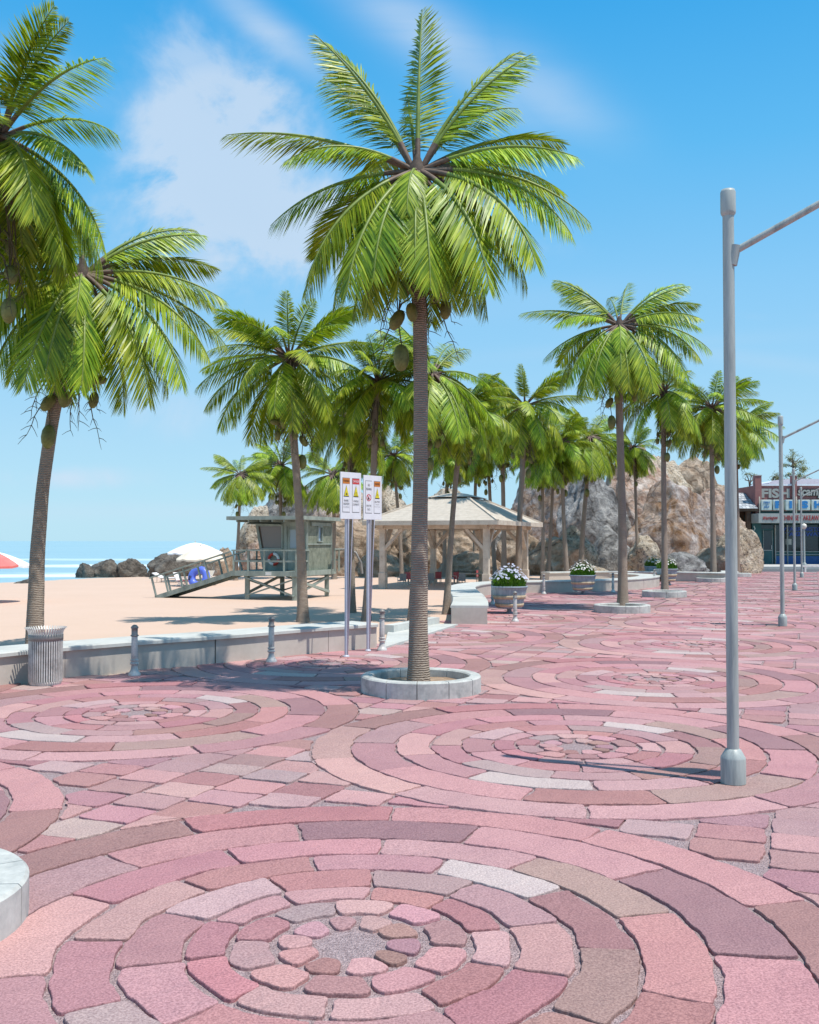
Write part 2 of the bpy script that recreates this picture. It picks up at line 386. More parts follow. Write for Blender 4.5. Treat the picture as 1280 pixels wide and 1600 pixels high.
for (q, kk) in zip(c3([(575, 165), (765, 175), (900, 215), (940, 290), (870, 365), (700, 410), (490, 405), (350, 350), (335, 275), (415, 205), (405, 120), (705, 100), (960, 135), (1130, 235), (1105, 370), (930, 470), (570, 510), (250, 460), (130, 335), (195, 205)]), 'ptmpmldpplgllmppdpgd'): setpx(q[0], q[1], kk)
for (x, y, kk) in [(635, 1398, 'd'), (735, 1422, 'd'), (780, 1480, 'l'), (775, 1545, 'r'), (602, 1577, 'l'), (428, 1573, 't'), (335, 1525, 'r'), (325, 1470, 'd'), (390, 1420, 'p'), (510, 1395, 'l'),
    (500, 1375, 'd'), (645, 1374, 'g'), (790, 1412, 't'), (860, 1485, 'l'), (845, 1550, 'r'), (250, 1465, 'd'), (250, 1545, 'l'), (345, 1405, 'g'), (220, 1420, 't'), (130, 1520, 'd'), (385, 1362, 'd'), (590, 1346, 'p'), (780, 1370, 'w'),
    (915, 1435, 'm'), (930, 1545, 'm'), (255, 1370, 'd'), (480, 1330, 'p'), (710, 1330, 'l'), (915, 1388, 't'), (1030, 1490, 'r'), (85, 1450, 'l'), (60, 1570, 'p'), (115, 1385, 't'), (330, 1325, 'p'), (600, 1302, 'm'), (860, 1330, 'p'), (1080, 1420, 'l'), (1180, 1545, 'p'),
    (170, 1330, 'm'), (450, 1280, 'd'), (760, 1285, 'p'), (1050, 1360, 'm'), (1230, 1450, 'd')]: setpx(x, y, kk)
for X, Z, kk in [(-.32, -.72, 'w'), (-.44, -.51, 'g'), (-1.15, 0, 't')]: setcol(X, Z, kk)
cl_ = [.93 + .243 * i for i in range(-3, 8)]; al_ = [1.297 + .198 * (i - 5.5) for i in range(12)]
for i in range(len(cl_) - 1):
    for j in range(len(al_) - 1):
        sh = (.0 if i % 2 else .05)
        specs.append(['cell', (cl_[i], cl_[i + 1], al_[j] + sh + pr.uniform(-.02, .02), al_[j + 1] + sh), pr.choices('pdmltgr', weights=[32, 14, 6, 24, 12, 5, 7])[0], .016, pr.random() * 50])
def outline(s, step, amp):
    if s[0] == 'ring':
        r0, r1, t0, t1 = s[1]; rm = (r0 + r1) / 2; gg = gap * (1.35 if r1 < .5 else 1.0); hv = (r1 - r0) / 2 - gg; hu = (t1 - t0) * rm / 2 - gg
        if hu < .02: return None
        tm = (t0 + t1) / 2; out = []
        for (u, v) in rrect(hu, hv, s[3], step):
            r = rm + v
            ua = ((t1 - t0) / 2 * r - gap) / max(hu, 1e-3)       # constant gap at every radius
            a = tm + u * ua / r
            out.append((r * math.cos(a), r * math.sin(a)))
        out = jitter_out(out, s[4], amp); return out
    c0, c1, a0, a1 = s[1]; cx, cy = (c0 + c1) / 2, (a0 + a1) / 2
    base = rrect((c1 - c0) / 2 - gap * (1.6 if abs(c1 - .93) < .01 or abs(c0 - .93) < .01 else 1), (a1 - a0) / 2 - gap, s[3] * .8, step)
    out = []
    for (u, v) in base:
        x, y = cx + u, cy + v
        for (ox, oy) in ((0, 0), (PER, 0), (0, PER), (PER, PER)):
            dx, dy = x - ox, y - oy; r = math.hypot(dx, dy); th = math.atan2(dy, dx)
            Ro = 1.297 + gap
            if r < Ro: x, y = ox + dx / r * Ro, oy + dy / r * Ro
        out.append((x, y))
    ar = abs(sum(out[i][0] * out[(i + 1) % len(out)][1] - out[(i + 1) % len(out)][0] * out[i][1] for i in range(len(out)))) / 2
    if ar < .22 * (c1 - c0) * (a1 - a0): return None
    xs = [p[0] for p in out]; ys = [p[1] for p in out]
    if min(max(xs) - min(xs), max(ys) - min(ys)) < .05: return None
    dd = [out[0]]
    for p in out[1:]:
        if math.hypot(p[0] - dd[-1][0], p[1] - dd[-1][1]) > step * .3: dd.append(p)
    return jitter_out(dd, s[4], amp)
def tile_lod(step, amp, prof):
    """prof: list of (inset, z) in metres from outside to inside"""
    V = []; faces = []; cols = []; cen = []; sid = []
    r_ = random.Random(5)
    for s in specs:
        o = outline(s, step, amp)
        if not o or len(o) < 5: continue
        o = np.array(o); n = len(o)
        area = np.sum(o[:, 0] * np.roll(o[:, 1], -1) - np.roll(o[:, 0], -1) * o[:, 1])
        if area < 0: o = o[::-1]
        W = (o[:, :1] * WH + o[:, 1:] * UH) * H           # tile coords -> metres; this map mirrors orientation
        W = W[::-1]
        ctr = W.mean(0)
        tg = np.roll(W, -1, 0) - np.roll(W, 1, 0); tg /= (np.linalg.norm(tg, axis=1)[:, None] + 1e-9)
        nin = np.stack([-tg[:, 1], tg[:, 0]], 1)
        if np.sum(W[:, 0] * np.roll(W[:, 1], -1) - np.roll(W[:, 0], -1) * W[:, 1]) < 0: nin = -nin
        tx, ty, dz = r_.uniform(-.006, .006), r_.uniform(-.006, .006), r_.uniform(-.004, .003)
        base = len(V); rows = []
        for (ins, z) in prof:
            P = W + nin * ins
            zz = z + (dz + (P[:, 0] - ctr[0]) * tx + (P[:, 1] - ctr[1]) * ty if z > -.02 else 0)
            zz = np.broadcast_to(zz, (n,)); rows.append(len(V))
            V.extend(np.column_stack([P, zz]).tolist())
        col = np.array(pal[s[2]], float) * (1 + r_.uniform(-.06, .06)) + np.array([r_.uniform(-5, 5), r_.uniform(-4, 4), r_.uniform(-4, 4)])
        col = tuple(x * .77 for x in srgb(*np.clip(col, 0, 255))[:3])
        for k in range(len(rows) - 1):
            a, b = rows[k], rows[k + 1]
            for i in range(n):
                j = (i + 1) % n; faces.append([a + i, a + j, b + j, b + i]); cols.append(col); sid.append(len(cen))
        faces.append(list(range(rows[-1], rows[-1] + n))); cols.append(col); sid.append(len(cen))
        cen.append(ctr)
    return np.array(V), faces, cols, np.array(cen), np.array(sid)
LOD = [tile_lod(.014, .0135, [(0, -.03), (0, -.007), (.002, -.0018), (.005, -.0003), (.009, 0)]),
       tile_lod(.05, .010, [(0, -.03), (0, -.006), (.012, 0)]),
       tile_lod(.10, .004, [(0, -.001)])]
# sea-side edge of the plaza, as X for each Y
EDGE = [(-12, -18), (-2.2, -8.2), (4, -14 + 4.2)]
EDGE = [(-22.0, -8.0), (-10.6, 9.2), (-6.9, 14.6), (-3.9, 17.9), (-1.5, 20.4), (-.2, 22.6), (1.3, 26.4), (1.6, 28.8), (1.75, 32), (1.85, 36.0), (2.2, 39.5), (3.6, 42), (5.6, 43.4), (8.5, 45), (11.4, 49), (12.0, 51.5), (11.3, 58), (14, 64), (24, 72), (29, 80), (30, 400)]
EY = [e[1] for e in EDGE]; EX = [e[0] for e in EDGE]
def edgeX(Y): return float(np.interp(Y, EY, EX))
def build_paving():
    allV = []; loops = []; lstart = []; ltot = []; cols = []; smooth = []
    nv = 0; nl = 0
    for i in range(-3, 16):
        for j in range(-9, 10):
            c = (A0 + UH * PER * i + WH * PER * j) * H
            if c[1] > 76 or c[1] < -6 or c[0] < edgeX(c[1]) - 5 or c[0] > 12 + c[1] * .62: continue
            d = math.hypot(c[0], c[1] )
            L = LOD[0] if d < 13.5 else LOD[1] if d < 34 else LOD[2]
            V, faces, cl, cen, sid = L
            wc = cen + c; keep = np.array([(edgeX(p[1]) < p[0]) and p[1] < 72 for p in wc])
            V2 = V.copy(); V2[:, 0] += c[0]; V2[:, 1] += c[1]
            allV.append(V2)
            for f, k, s_ in zip(faces, cl, sid):
                if not keep[s_]: continue
                loops.extend([x + nv for x in f]); lstart.append(nl); ltot.append(len(f)); nl += len(f); cols.append(k)
            nv += len(V2)
    V = np.concatenate(allV)
    me = D.meshes.new('plaza_paving'); me.vertices.add(len(V)); me.vertices.foreach_set('co', V.astype(np.float32).ravel())
    me.loops.add(len(loops)); me.loops.foreach_set('vertex_index', np.array(loops, np.int32))
    me.polygons.add(len(lstart)); me.polygons.foreach_set('loop_start', np.array(lstart, np.int32))
    me.update(calc_edges=True); me.polygons.foreach_set('use_smooth', [False] * len(me.polygons))
    at = me.attributes.new('stone_colour', 'FLOAT_COLOR', 'FACE')
    C = np.ones((len(cols), 4), np.float32); C[:, :3] = cols; at.data.foreach_set('color', C.ravel())
    bm = bmesh.new(); bm.from_mesh(me); lv = [v for v in bm.verts if not v.link_faces]; bmesh.ops.delete(bm, geom=lv, context='VERTS'); bm.to_mesh(me); bm.free()
    me.materials.append(stonem); o = D.objects.new('plaza_paving', me); COL.objects.link(o); o['kind'] = 'structure'
    print('paving faces', len(me.polygons))
build_paving()

def strip_surface(name, rows, mat, zf):
    mb = MB(); n = len(rows[0][1])
    vs = [(x, y, zf(x, y)) for (y, xs) in rows for x in xs]
    fs = [(r * n + k, r * n + k + 1, (r + 1) * n + k + 1, (r + 1) * n + k) for r in range(len(rows) - 1) for k in range(n - 1)]
    mb.add(vs, fs, 0, True); o = mb.build(name, mat); o['kind'] = 'structure'; return o
def sandz(x, y):
    s = (x + 26) * -.92 + (y - 64) * .39
    t = min(1, max(0, (s + 16) / 16)); t = t * t * (3 - 2 * t)
    return -.03 - .40 * t - .07 * max(s, 0) + .03 * noise.noise(Vector((x * .25, y * .25, 0))) * min(1, max(0, (y - 24) / 10))
ys = [-8 + i * 1.0 for i in range(34)] + [26 + i * 1.5 for i in range(60)]
rows = []
for y in ys:
    ex = edgeX(y); rows.append((y, [ex - 90 * (1 - k / 70) ** 2.2 for k in range(71)]))
strip_surface('beach_sand_ground', rows, sandm, sandz)
rows = [(y, [edgeX(y) + (70 - edgeX(y)) * k / 10 for k in range(11)]) for y in ys if y <= 73]
strip_surface('plaza_mortar_bed', rows, mortarm, lambda x, y: -.022)
mb = MB(); mb.add([(-3500, 30, -.43), (-30, -40, -.43), (40, 100, -.43), (400, 6000, -.43), (-3500, 6000, -.43), (-3500, -400, -.43), (-60, -400, -.43)], [(5, 6, 1, 2, 3, 4, 0)])
mb = MB(); mb.add([(-5000, -600, -.43), (60, -600, -.43), (60, 9000, -.43), (-5000, 9000, -.43)], [(0, 1, 2, 3)]); mb.build('sea_water', seam)['kind'] = 'structure'
mb = MB(); mb.add([(12, 73, -.06), (1500, 73, -.06), (1500, 2500, -.06), (12, 2500, -.06)], [(0, 1, 2, 3)]); mb.add([(70, -60, -.06), (1500, -60, -.06), (1500, 73, -.06), (70, 73, -.06)], [(0, 1, 2, 3)]); mb.add([(-30, -60, -.2), (70, -60, -.2), (70, -8, -.2), (-30, -8, -.2)], [(0, 1, 2, 3)]); mb.build('dry_ground', earth)['kind'] = 'structure'
mb = MB(); mb.box((60, 75.5, -.06), (80, 7, .08)); mb.build('road', asph)['kind'] = 'structure'
mb = MB(); mb.box((60, 85.2, .0), (80, 12.2, .3)); mb.box((60, 79.0, .01), (80, .16, .34), mi=0); mb.build('pavement', pavem)['kind'] = 'structure'

# ------------------------------------------------------------------ palms
def frond_mesh(e0, droop, L, seed, nleaf=100, bend=0.0, roll=0.0):
    """frond in local space: grows from the origin towards +X, z up"""
    r_ = random.Random(seed); mb = MB(); n = 26; pts = []; p = Vector((0, 0, 0)); T = []
    for i in range(n + 1):
        t = i / n; e = e0 - droop * (t ** 1.25); yaw = bend * t
        d = Vector((math.cos(e) * math.cos(yaw), math.cos(e) * math.sin(yaw), math.sin(e)))
        pts.append(p.copy()); T.append(d); p = p + d * (L / n)
    ip = int(n * .23)
    rad = [.038 * (1 - i / n) ** .8 * L / 2.4 + .003 for i in range(n + 1)]
    mb.tube(pts[:ip + 1], rad[:ip + 1], 6, 1); mb.tube(pts[ip:], rad[ip:], 5, 2)
    for k in range(nleaf):
        t = .19 + .805 * (k + .5) / nleaf
        for sgn in (-1, 1):
            tt = min(.999, t + (r_.random() - .5) * .006); f = tt * n; i = int(f); q = pts[i].lerp(pts[i + 1], f - i); tan = T[i].lerp(T[min(i + 1, n)], f - i).normalized()
            sd = tan.cross(Vector((0, 0, 1)));
            if sd.length < .1: sd = Vector((0, -1, 0))
            sd.normalize(); sd = (Matrix.Rotation(roll * min(1, t * 1.6), 3, tan) @ sd); nn = sd.cross(tan)
            s_ = (tt - .19) / .81
            ln = L * (.085 + .165 * math.sin(math.pi * min(1, s_ * .88 + .13)) ** .75) * (1 if s_ < .88 else 1 - (s_ - .88) * 3.2) * r_.uniform(.82, 1.1)
            al = R(64 - 34 * s_ + r_.uniform(-4, 4)); dl = R(30 + r_.uniform(-10, 10))
            dr = (tan * math.cos(al) + (sd * sgn * math.cos(dl) - nn * math.sin(dl) * .8) * math.sin(al)).normalized()
            w = ln * .019 + .0042; wd = (dr.cross(nn)).normalized()
            if r_.random() < .5: wd = (wd + nn * r_.uniform(-.5, .5)).normalized()
            g = Vector((0, 0, -1)) * ln * .18 * r_.uniform(.5, 1.4)
            m1 = q + dr * ln * .5 + g * .35; tip = q + dr * ln * .97 + g * 1.1
            vs = [q - wd * w * .35, q + wd * w * .35, m1 + wd * w, m1 - wd * w, tip]
            if r_.random() < .03: continue
            mb.add(vs, [(0, 1, 2, 3), (3, 2, 4)], 0)
    me = mb.build('frond', [leafm, petiolem, rachism]); m = me.data; D.objects.remove(me); return m
# (azimuth deg, start elevation, droop, length) for the hero crown; azimuth 0 = picture right, 90 = away
FR = [(84, 86, 12, 2.75), (172, 68, 28, 2.55), (150, 60, 30, 2.5), (8, 66, 34, 2.5), (30, 58, 50, 2.4), (183, 24, 36, 2.85), (205, 22, 62, 2.1),
      (14, 34, 44, 2.4), (-22, 16, 46, 2.45), (-6, 4, 54, 2.75), (18, 20, 48, 2.5), (190, -6, 44, 2.4), (212, -26, 50, 2.6), (234, -34, 48, 2.75), (262, -14, 70, 1.5),
      (276, -38, 46, 2.55), (302, -30, 52, 2.8), (322, -16, 58, 2.85), (338, -4, 58, 2.75), (246, -32, 54, 2.5), (60, 34, 60, 2.4), (118, 36, 56, 2.4), (95, 10, 60, 2.5), (140, 4, 60, 2.5), (45, 0, 62, 2.6), (70, -20, 60, 2.5), (165, -20, 60, 2.6), (115, -26, 58, 2.5), (350, -26, 54, 2.5), (200, -42, 42, 2.5),
      (288, -46, 40, 2.4), (255, -48, 38, 2.4), (225, -52, 34, 2.5), (315, -50, 36, 2.5), (20, -46, 40, 2.4), (80, -44, 42, 2.4), (150, -46, 40, 2.4), (268, -34, 52, 2.3), (187, 64, 26, 2.45), (353, 60, 32, 2.4), (100, 66, 30, 2.3)]
ROLL = lambda i, a, e: (-1 if 90 < a < 270 else 1) * R(52) if (e > 50 and i) else R(((i * 53) % 61) - 30) * (1 if e > -5 else .5)
FM = [frond_mesh(R(e), R(d), L, 100 + i, bend=R((i * 37) % 17 - 8), roll=ROLL(i, a, e)) for i, (a, e, d, L) in enumerate(FR)]
FR2 = [(a, (68 if i == 0 else e - 12) if e > 55 else e, (40 if i == 0 else d + 14) if e > 55 else d, (2.0 if i == 0 else L * .92) if e > 55 else L) for i, (a, e, d, L) in enumerate(FR)]
FM2 = [FM[i] if FR2[i] == FR[i] else frond_mesh(R(FR2[i][1]), R(FR2[i][2]), FR2[i][3], 200 + i, roll=ROLL(i, FR2[i][0], FR2[i][1] + 14)) for i in range(len(FR))]
mb = MB(); mb.lathe([(.001, -.17), (.05, -.15), (.085, -.09), (.1, -.01), (.092, .08), (.062, .145), (.02, .17), (.001, .172)], 20, rf=lambda a, z: 1 + .035 * math.cos(3 * a)); tmp = mb.build('coconut', coconutm); NUT = tmp.data; D.objects.remove(tmp)
NUTS = [(-.17, -.12, -1.80, 1.05, 20), (.47, .0, -1.72, .95, 80), (.33, -.1, -1.80, .7, 10), (-.30, -.05, -2.24, 1.15, 30), (-.08, -.2, -2.16, 1.0, -10), (.42, .0, -2.08, 1.0, 5), (-.24, -.05, -2.8, 1.4, 0), (.02, .3, -2.1, 1.0, 10), (.3, .2, -1.8, .9, 15)]
def stalk_mesh():
    mb = MB(); r_ = random.Random(3)
    for (x, y, z, s, t) in NUTS:
        a = Vector((0, 0, -.5)); e = Vector((x, y, z + .12)); pts = []
        for i in range(8):
            k = i / 7; q = a.lerp(e, k); q += Vector((x, y, 0)).normalized() * .12 * math.sin(k * math.pi); pts.append(q + Vector((r_.uniform(-.02, .02), r_.uniform(-.02, .02), 0)))
        mb.tube(pts, [.022 - .0018 * i for i in range(8)], 5)
    for k in range(7):
        an = [.4, 2.7, 3.3, 5.0, 1.3, .05, 3.0][k]; st = Vector((math.cos(an) * .12, math.sin(an) * .12, -1.3 - .1 * k)); L = .9
        main = [st + Vector((math.cos(an) * .45 * (i / 7) ** .8, math.sin(an) * .45 * (i / 7) ** .8, -L * (i / 7) ** 1.3)) + Vector((r_.uniform(-.02, .02), r_.uniform(-.02, .02), 0)) for i in range(8)]
        mb.tube(main, [.016 - .0016 * i for i in range(8)], 5)
        for i in range(2, 8):
            for j in range(2):
                d = Vector((r_.uniform(-1, 1), r_.uniform(-1, 1), r_.uniform(-.9, .1))).normalized(); q = main[i]
                mb.tube([q, q + d * .09 + Vector((0, 0, -.01)), q + d * .17 + Vector((r_.uniform(-.02, .02), 0, -.05))], [.006, .005, .003], 4)
    o = mb.build('fruit_stalk', stalkm); m = o.data; D.objects.remove(o); return m
STALK = stalk_mesh()
mb = MB(); mb.lathe([(.10, -.55), (.15, -.3), (.17, -.1), (.13, .06), (.06, .18), (.02, .26)], 12, rf=lambda a, z: 1 + .18 * math.sin(5 * a + z * 20)); tmp = mb.build('crown_heart', heartm); HEART = tmp.data; D.objects.remove(tmp)
def palm(crown, base, reach, rot, label, dY=0, r0=.145, r1=.105, zb=-.03, tilt=0, group='coconut palms along the beach and plaza', bulge=0):
    P = G(base[0], base[1], zb) if base[1] else None
    C = AT(crown[0], crown[1], P.y + dY)
    s = reach * P.y / F / (1.03 * H)
    e = empty('coconut_palm', P, 0, label, 'palm tree', group)
    # trunk
    mb = MB(); n = 16; N = 90; top = C - P - Vector((0, 0, .1)); Lh = top.z
    vs = []
    for i in range(N + 1):
        t = i / N; q = Vector((top.x * (t ** 1.15), top.y * t, Lh * t))
        q.x += bulge * math.sin(math.pi * t); q.x += .03 * s * math.sin(t * 5 + crown[0]); q.y += .03 * math.sin(t * 4 + base[0])
        r = (r0 + (r1 - r0) * min(1, t * 2.2)) * s + .05 * s * math.exp(-t * 22)
        r *= 1 + (.008 if i % 2 else -.006)
        for k in range(n):
            a = 2 * math.pi * k / n; rr = r * (1 + .02 * math.sin(3 * a + i * .4)); vs.append((q.x + rr * math.cos(a), q.y + rr * math.sin(a), q.z - (.06 if i == 0 else 0)))
    fs = [(i * n + k, i * n + (k + 1) % n, (i + 1) * n + (k + 1) % n, (i + 1) * n + k) for i in range(N) for k in range(n)]
    mb.add(vs, fs, 0, True); mb.build('trunk', palmbark, e)
    Ct = C - P; ax = Matrix.Rotation(R(tilt), 4, 'Y')
    B = Matrix.Translation(Ct) @ ax @ Matrix.Rotation(R(rot), 4, 'Z') @ Matrix.Scale(s, 4)
    def put(name, me, M):
        o = D.objects.new(name, me); COL.objects.link(o); o.parent = e; o.matrix_local = M; return o
    put('crown_heart', HEART, B)
    for i, (a, e0, d, L) in enumerate(FR):
        if rot and 30 <= i < 38 and i % 2 == 0: continue
        jit = ((i * 7 + int(crown[0])) % 11 - 5) * (1.6 if rot else 0)
        put('frond', (FM2 if rot else FM)[i], B @ Matrix.Rotation(R(a + jit), 4, 'Z') @ Matrix.Translation((.05, 0, 0)))
    put('fruit_stalk', STALK, B)
    for (x, y, z, q, t) in NUTS:
        put('coconut', NUT, B @ Matrix.Translation((x, y, z)) @ Matrix.Rotation(R(t), 4, 'Y') @ Matrix.Rotation(x * 9, 4, 'Z') @ Matrix.Scale(q * .84, 4))
    return e
PALMS = [
 ((652, 268), (657, 1078), 240, 0, 'tallest coconut palm, straight trunk in a round stone ring in the foreground', dict(zb=0)),
 ((0, 214), (-62, 1052), 226, 140, 'coconut palm cut by the left edge of the view, its fronds highest at the left', dict()),
 ((128, 428), (52, 1030), 212, 25, 'leaning coconut palm rising behind the ribbed metal bin', dict(tilt=6, bulge=-.15)),
 ((452, 560), (474, 972), 132, 200, 'coconut palm in front of the lifeguard tower, trunk crossing its cabin', dict(tilt=-3)),
 ((676, 584), (646, 971), 116, 60, 'coconut palm mostly hidden behind the trunk of the foreground palm', dict()),
 ((724, 640), (696, 960), 88, 300, 'coconut palm on the sand just left of the curved concrete bench', dict()),
 ((548, 655), (549, 958), 88, 100, 'coconut palm on the sand behind the left warning sign', dict()),
 ((590, 596), (573, 970), 104, 250, 'coconut palm on the sand behind the right warning sign', dict(tilt=3)),
 ((376, 742), (369, 907), 50, 15, 'small distant coconut palm left of the lifeguard tower against the sea', dict()),
 ((440, 728), (437, 904), 62, 120, 'distant coconut palm rising above the lifeguard tower roof', dict()),
 ((520, 742), (523, 905), 60, 330, 'distant coconut palm at the right rear of the lifeguard tower', dict()),
 ((786, 662), (787, 905), 70, 50, 'coconut palm with a straight trunk left of the pair behind the nearest flower barrel', dict()),
 ((820, 634), (810, 918), 86, 170, 'coconut palm rising directly behind the nearest flower barrel, right trunk of the pair', dict(tilt=2)),
 ((762, 700), (773, 903), 56, 280, 'coconut palm seen past the right end of the gazebo, thin trunk behind a post', dict()),
 ((700, 706), (694, 902), 54, 80, 'thin distant coconut palm seen under the gazebo roof, left one of two', dict()),
 ((616, 712), (628, 903), 52, 210, 'coconut palm behind the left post of the gazebo', dict(tilt=-5)),
 ((848, 712), (848, 906), 54, 10, 'thin coconut palm right of the gazebo, straight dark trunk', dict()),
 ((866, 704), (857, 905), 52, 140, 'thin coconut palm next to the straight dark one right of the gazebo', dict()),
 ((876, 692), (886, 906), 64, 230, 'coconut palm leaning left between the gazebo and the boulders', dict(tilt=-4)),
 ((921, 682), (908, 900), 72, 40, 'coconut palm in front of the blue grey rock, above the middle flower barrel', dict()),
 ((968, 508), (972, 953), 124, 350, 'tall coconut palm in the stone ring nearest the flower barrels, right of the centre', dict(zb=0)),
 ((1038, 612), (1038, 929), 84, 90, 'coconut palm in the second stone ring of the right hand row', dict(zb=0)),
 ((1113, 638), (1114, 907), 78, 190, 'coconut palm in the third stone ring, beside the near lamp post', dict(zb=0)),
 ((1150, 668), (1152, 899), 66, 320, 'coconut palm in the farthest stone ring of the right hand row', dict(zb=0)),
 ((744, 690), (742, 901), 54, 200, 'distant coconut palm behind the gazebo roof', dict()),
 ((990, 700), (998, 898), 46, 120, 'small coconut palm hanging over the big boulders', dict(zb=0)),
]
for (cr, ba, re_, ro, lb, kw) in PALMS: palm(cr, ba, re_, ro, lb, **kw)

# ring planters
def ring_planter(P, s, label, ri=.71):
    e = empty('tree_ring_planter', P, rnd.random() * 3, label, 'planter', 'round stone tree rings')
    mb = MB(); n = 12; Ro, Ri, hh = .88 * s, ri * s, .235 * s
    for k in range(n):
        a0 = 2 * math.pi * (k + .012) / n; a1 = 2 * math.pi * (k + .988) / n; m = 5; sec = []
        for i in range(m + 1):
            a = a0 + (a1 - a0) * i / m; ca, sa_ = math.cos(a), math.sin(a)
            prof = [(Ro, -.02), (Ro, hh - .02), (Ro - .02, hh), (Ri + .02, hh), (Ri, hh - .02), (Ri, -.02)]
            sec.append([(r * ca, r * sa_, z) for r, z in prof])
        vs = [v for s_ in sec for v in s_]; q = 6
        fs = [(i * q + j, (i + 1) * q + j, (i + 1) * q + j + 1, i * q + j + 1) for i in range(m) for j in range(5)] + [tuple(range(q)), tuple(m * q + j for j in range(q))[::-1]]
        mb.add(vs, fs)
    mb.build('stone_rim', marble, e)
    mb = MB(); vs = [(0, 0, .13 * s)]; 
    for rr in (.25, .45, ri + .02):
        for k in range(32):
            a = 2 * math.pi * k / 32; vs.append((rr * s * math.cos(a), rr * s * math.sin(a), .11 * s + .02 * noise.noise(Vector((rr * 5, k, 0)))))
    fs = [(0, 1 + k, 1 + (k + 1) % 32) for k in range(32)] + [(1 + r * 32 + k, 33 + r * 32 + k, 33 + r * 32 + (k + 1) % 32, 1 + r * 32 + (k + 1) % 32) for r in range(2) for k in range(32)]
    mb.add(vs, fs, 0, True); mb.build('soil', soil, e); return e
ring_planter(G(658, 1079), 1.0, 'round stone tree ring around the foreground palm')
ring_planter(G(972, 956), .98, 'round stone tree ring of the tall palm right of the flower barrels')
ring_planter(G(1038, 932), .98, 'round stone tree ring second along the right hand row')
ring_planter(G(1113, 909), .95, 'round stone tree ring third along the row, beyond the second ring')
ring_planter(G(1152, 901), .95, 'farthest round stone tree ring, partly behind the near lamp post')
ring_planter(G(-213, 1450), 1.0, 'large pale stone tree ring cut by the left edge of the view', .5)

# ------------------------------------------------------------------ walls and benches
def sweep_wall(name, path, w, h, label, cap=.07, over=.055, mat=concrete, capmat=None, joints=2.6):
    path = [Vector(p) for p in path]
    # resample with catmull-rom
    pts = []
    n = len(path)
    for i in range(n - 1):
        p0, p1, p2, p3 = path[max(i - 1, 0)], path[i], path[i + 1], path[min(i + 2, n - 1)]
        m = max(2, int((p2 - p1).length / .25))
        for k in range(m):
            t = k / m; pts.append(.5 * ((2 * p1) + (p2 - p0) * t + (2 * p0 - 5 * p1 + 4 * p2 - p3) * t * t + (3 * p1 - p0 - 3 * p2 + p3) * t ** 3))
    pts.append(path[-1])
    e = empty(name, (pts[0].x, pts[0].y, 0), 0, label, 'wall')
    O = Vector((pts[0].x, pts[0].y))
    def run(seg, prof, closed_ends=True):
        mb = MB(); vs = []; q = len(prof)
        for i, p in enumerate(seg):
            a = seg[max(i - 1, 0)]; b = seg[min(i + 1, len(seg) - 1)]; d = (b - a).normalized(); nr = Vector((d.y, -d.x))
            for (u, z) in prof: vs.append((p.x + nr.x * u - O.x, p.y + nr.y * u - O.y, z))
        fs = [(i * q + j, i * q + (j + 1) % q, (i + 1) * q + (j + 1) % q, (i + 1) * q + j) for i in range(len(seg) - 1) for j in range(q)]
        fs += [tuple(range(q))[::-1], tuple((len(seg) - 1) * q + j for j in range(q))]
        mb.add(vs, fs); return mb
    # body in blocks with thin joints
    L = 0; seg = [pts[0]]; body = MB()
    def flush(seg):
        b = run(seg, [(w / 2, -.25), (w / 2, h - cap), (-w / 2, h - cap), (-w / 2, -.25)]); body.add(b.v, b.f)
    for i in range(1, len(pts)):
        L += (pts[i] - pts[i - 1]).length; seg.append(pts[i])
        if L > joints and i < len(pts) - 2:
            cut = seg[-1]; dd = (seg[-1] - seg[-2]).normalized(); seg[-1] = cut - dd * .008; flush(seg); seg = [cut + dd * .008]; L = 0
    if len(seg) > 1: flush(seg)
    body.build('wall_body', wallbody, e)
    W = w / 2 + over; c = .018
    run(pts, [(W, h - cap), (W, h - c), (W - c, h), (-W + c, h), (-W, h - c), (-W, h - cap)]).build('coping', capmat or mat, e)
    return e
def g2(px, py): v = G(px, py); return (v.x, v.y)
wf = [(-420, 1150), (-160, 1098), (0, 1071), (200, 1049), (360, 1034.5), (480, 1022), (592, 1012)]
path = []
for a in wf:
    p = Vector(g2(*a)); path.append(p)
nn = Vector((-.70, .71)); path = [p + nn * .43 for p in path]
sweep_wall('low_sea_wall', [(p.x, p.y) for p in path], .8, .50, 'long low concrete wall with pale coping between plaza and sand on the left')
sweep_wall('curved_concrete_bench', [(1.58, 26.7), (1.74, 29), (1.85, 32), (1.88, 35.5), (2.05, 38.5), (2.9, 41.3), (4.5, 42.9), (6.4, 43.6), (8.3, 44.6), (10.1, 46.3), (11.6, 49), (12.0, 51.6), (11.0, 53.6)], .95, .49,
           'S curved pale concrete bench wall winding behind the flower barrels', cap=.06, over=.03, joints=1.9)
sweep_wall('low_garden_wall', [(7.4, 55.0), (11.0, 56.4), (14.5, 55.6), (17.0, 54.5), (18.2, 57.5)], .8, .5, 'low concrete wall behind the far flower barrels, in front of the boulders')
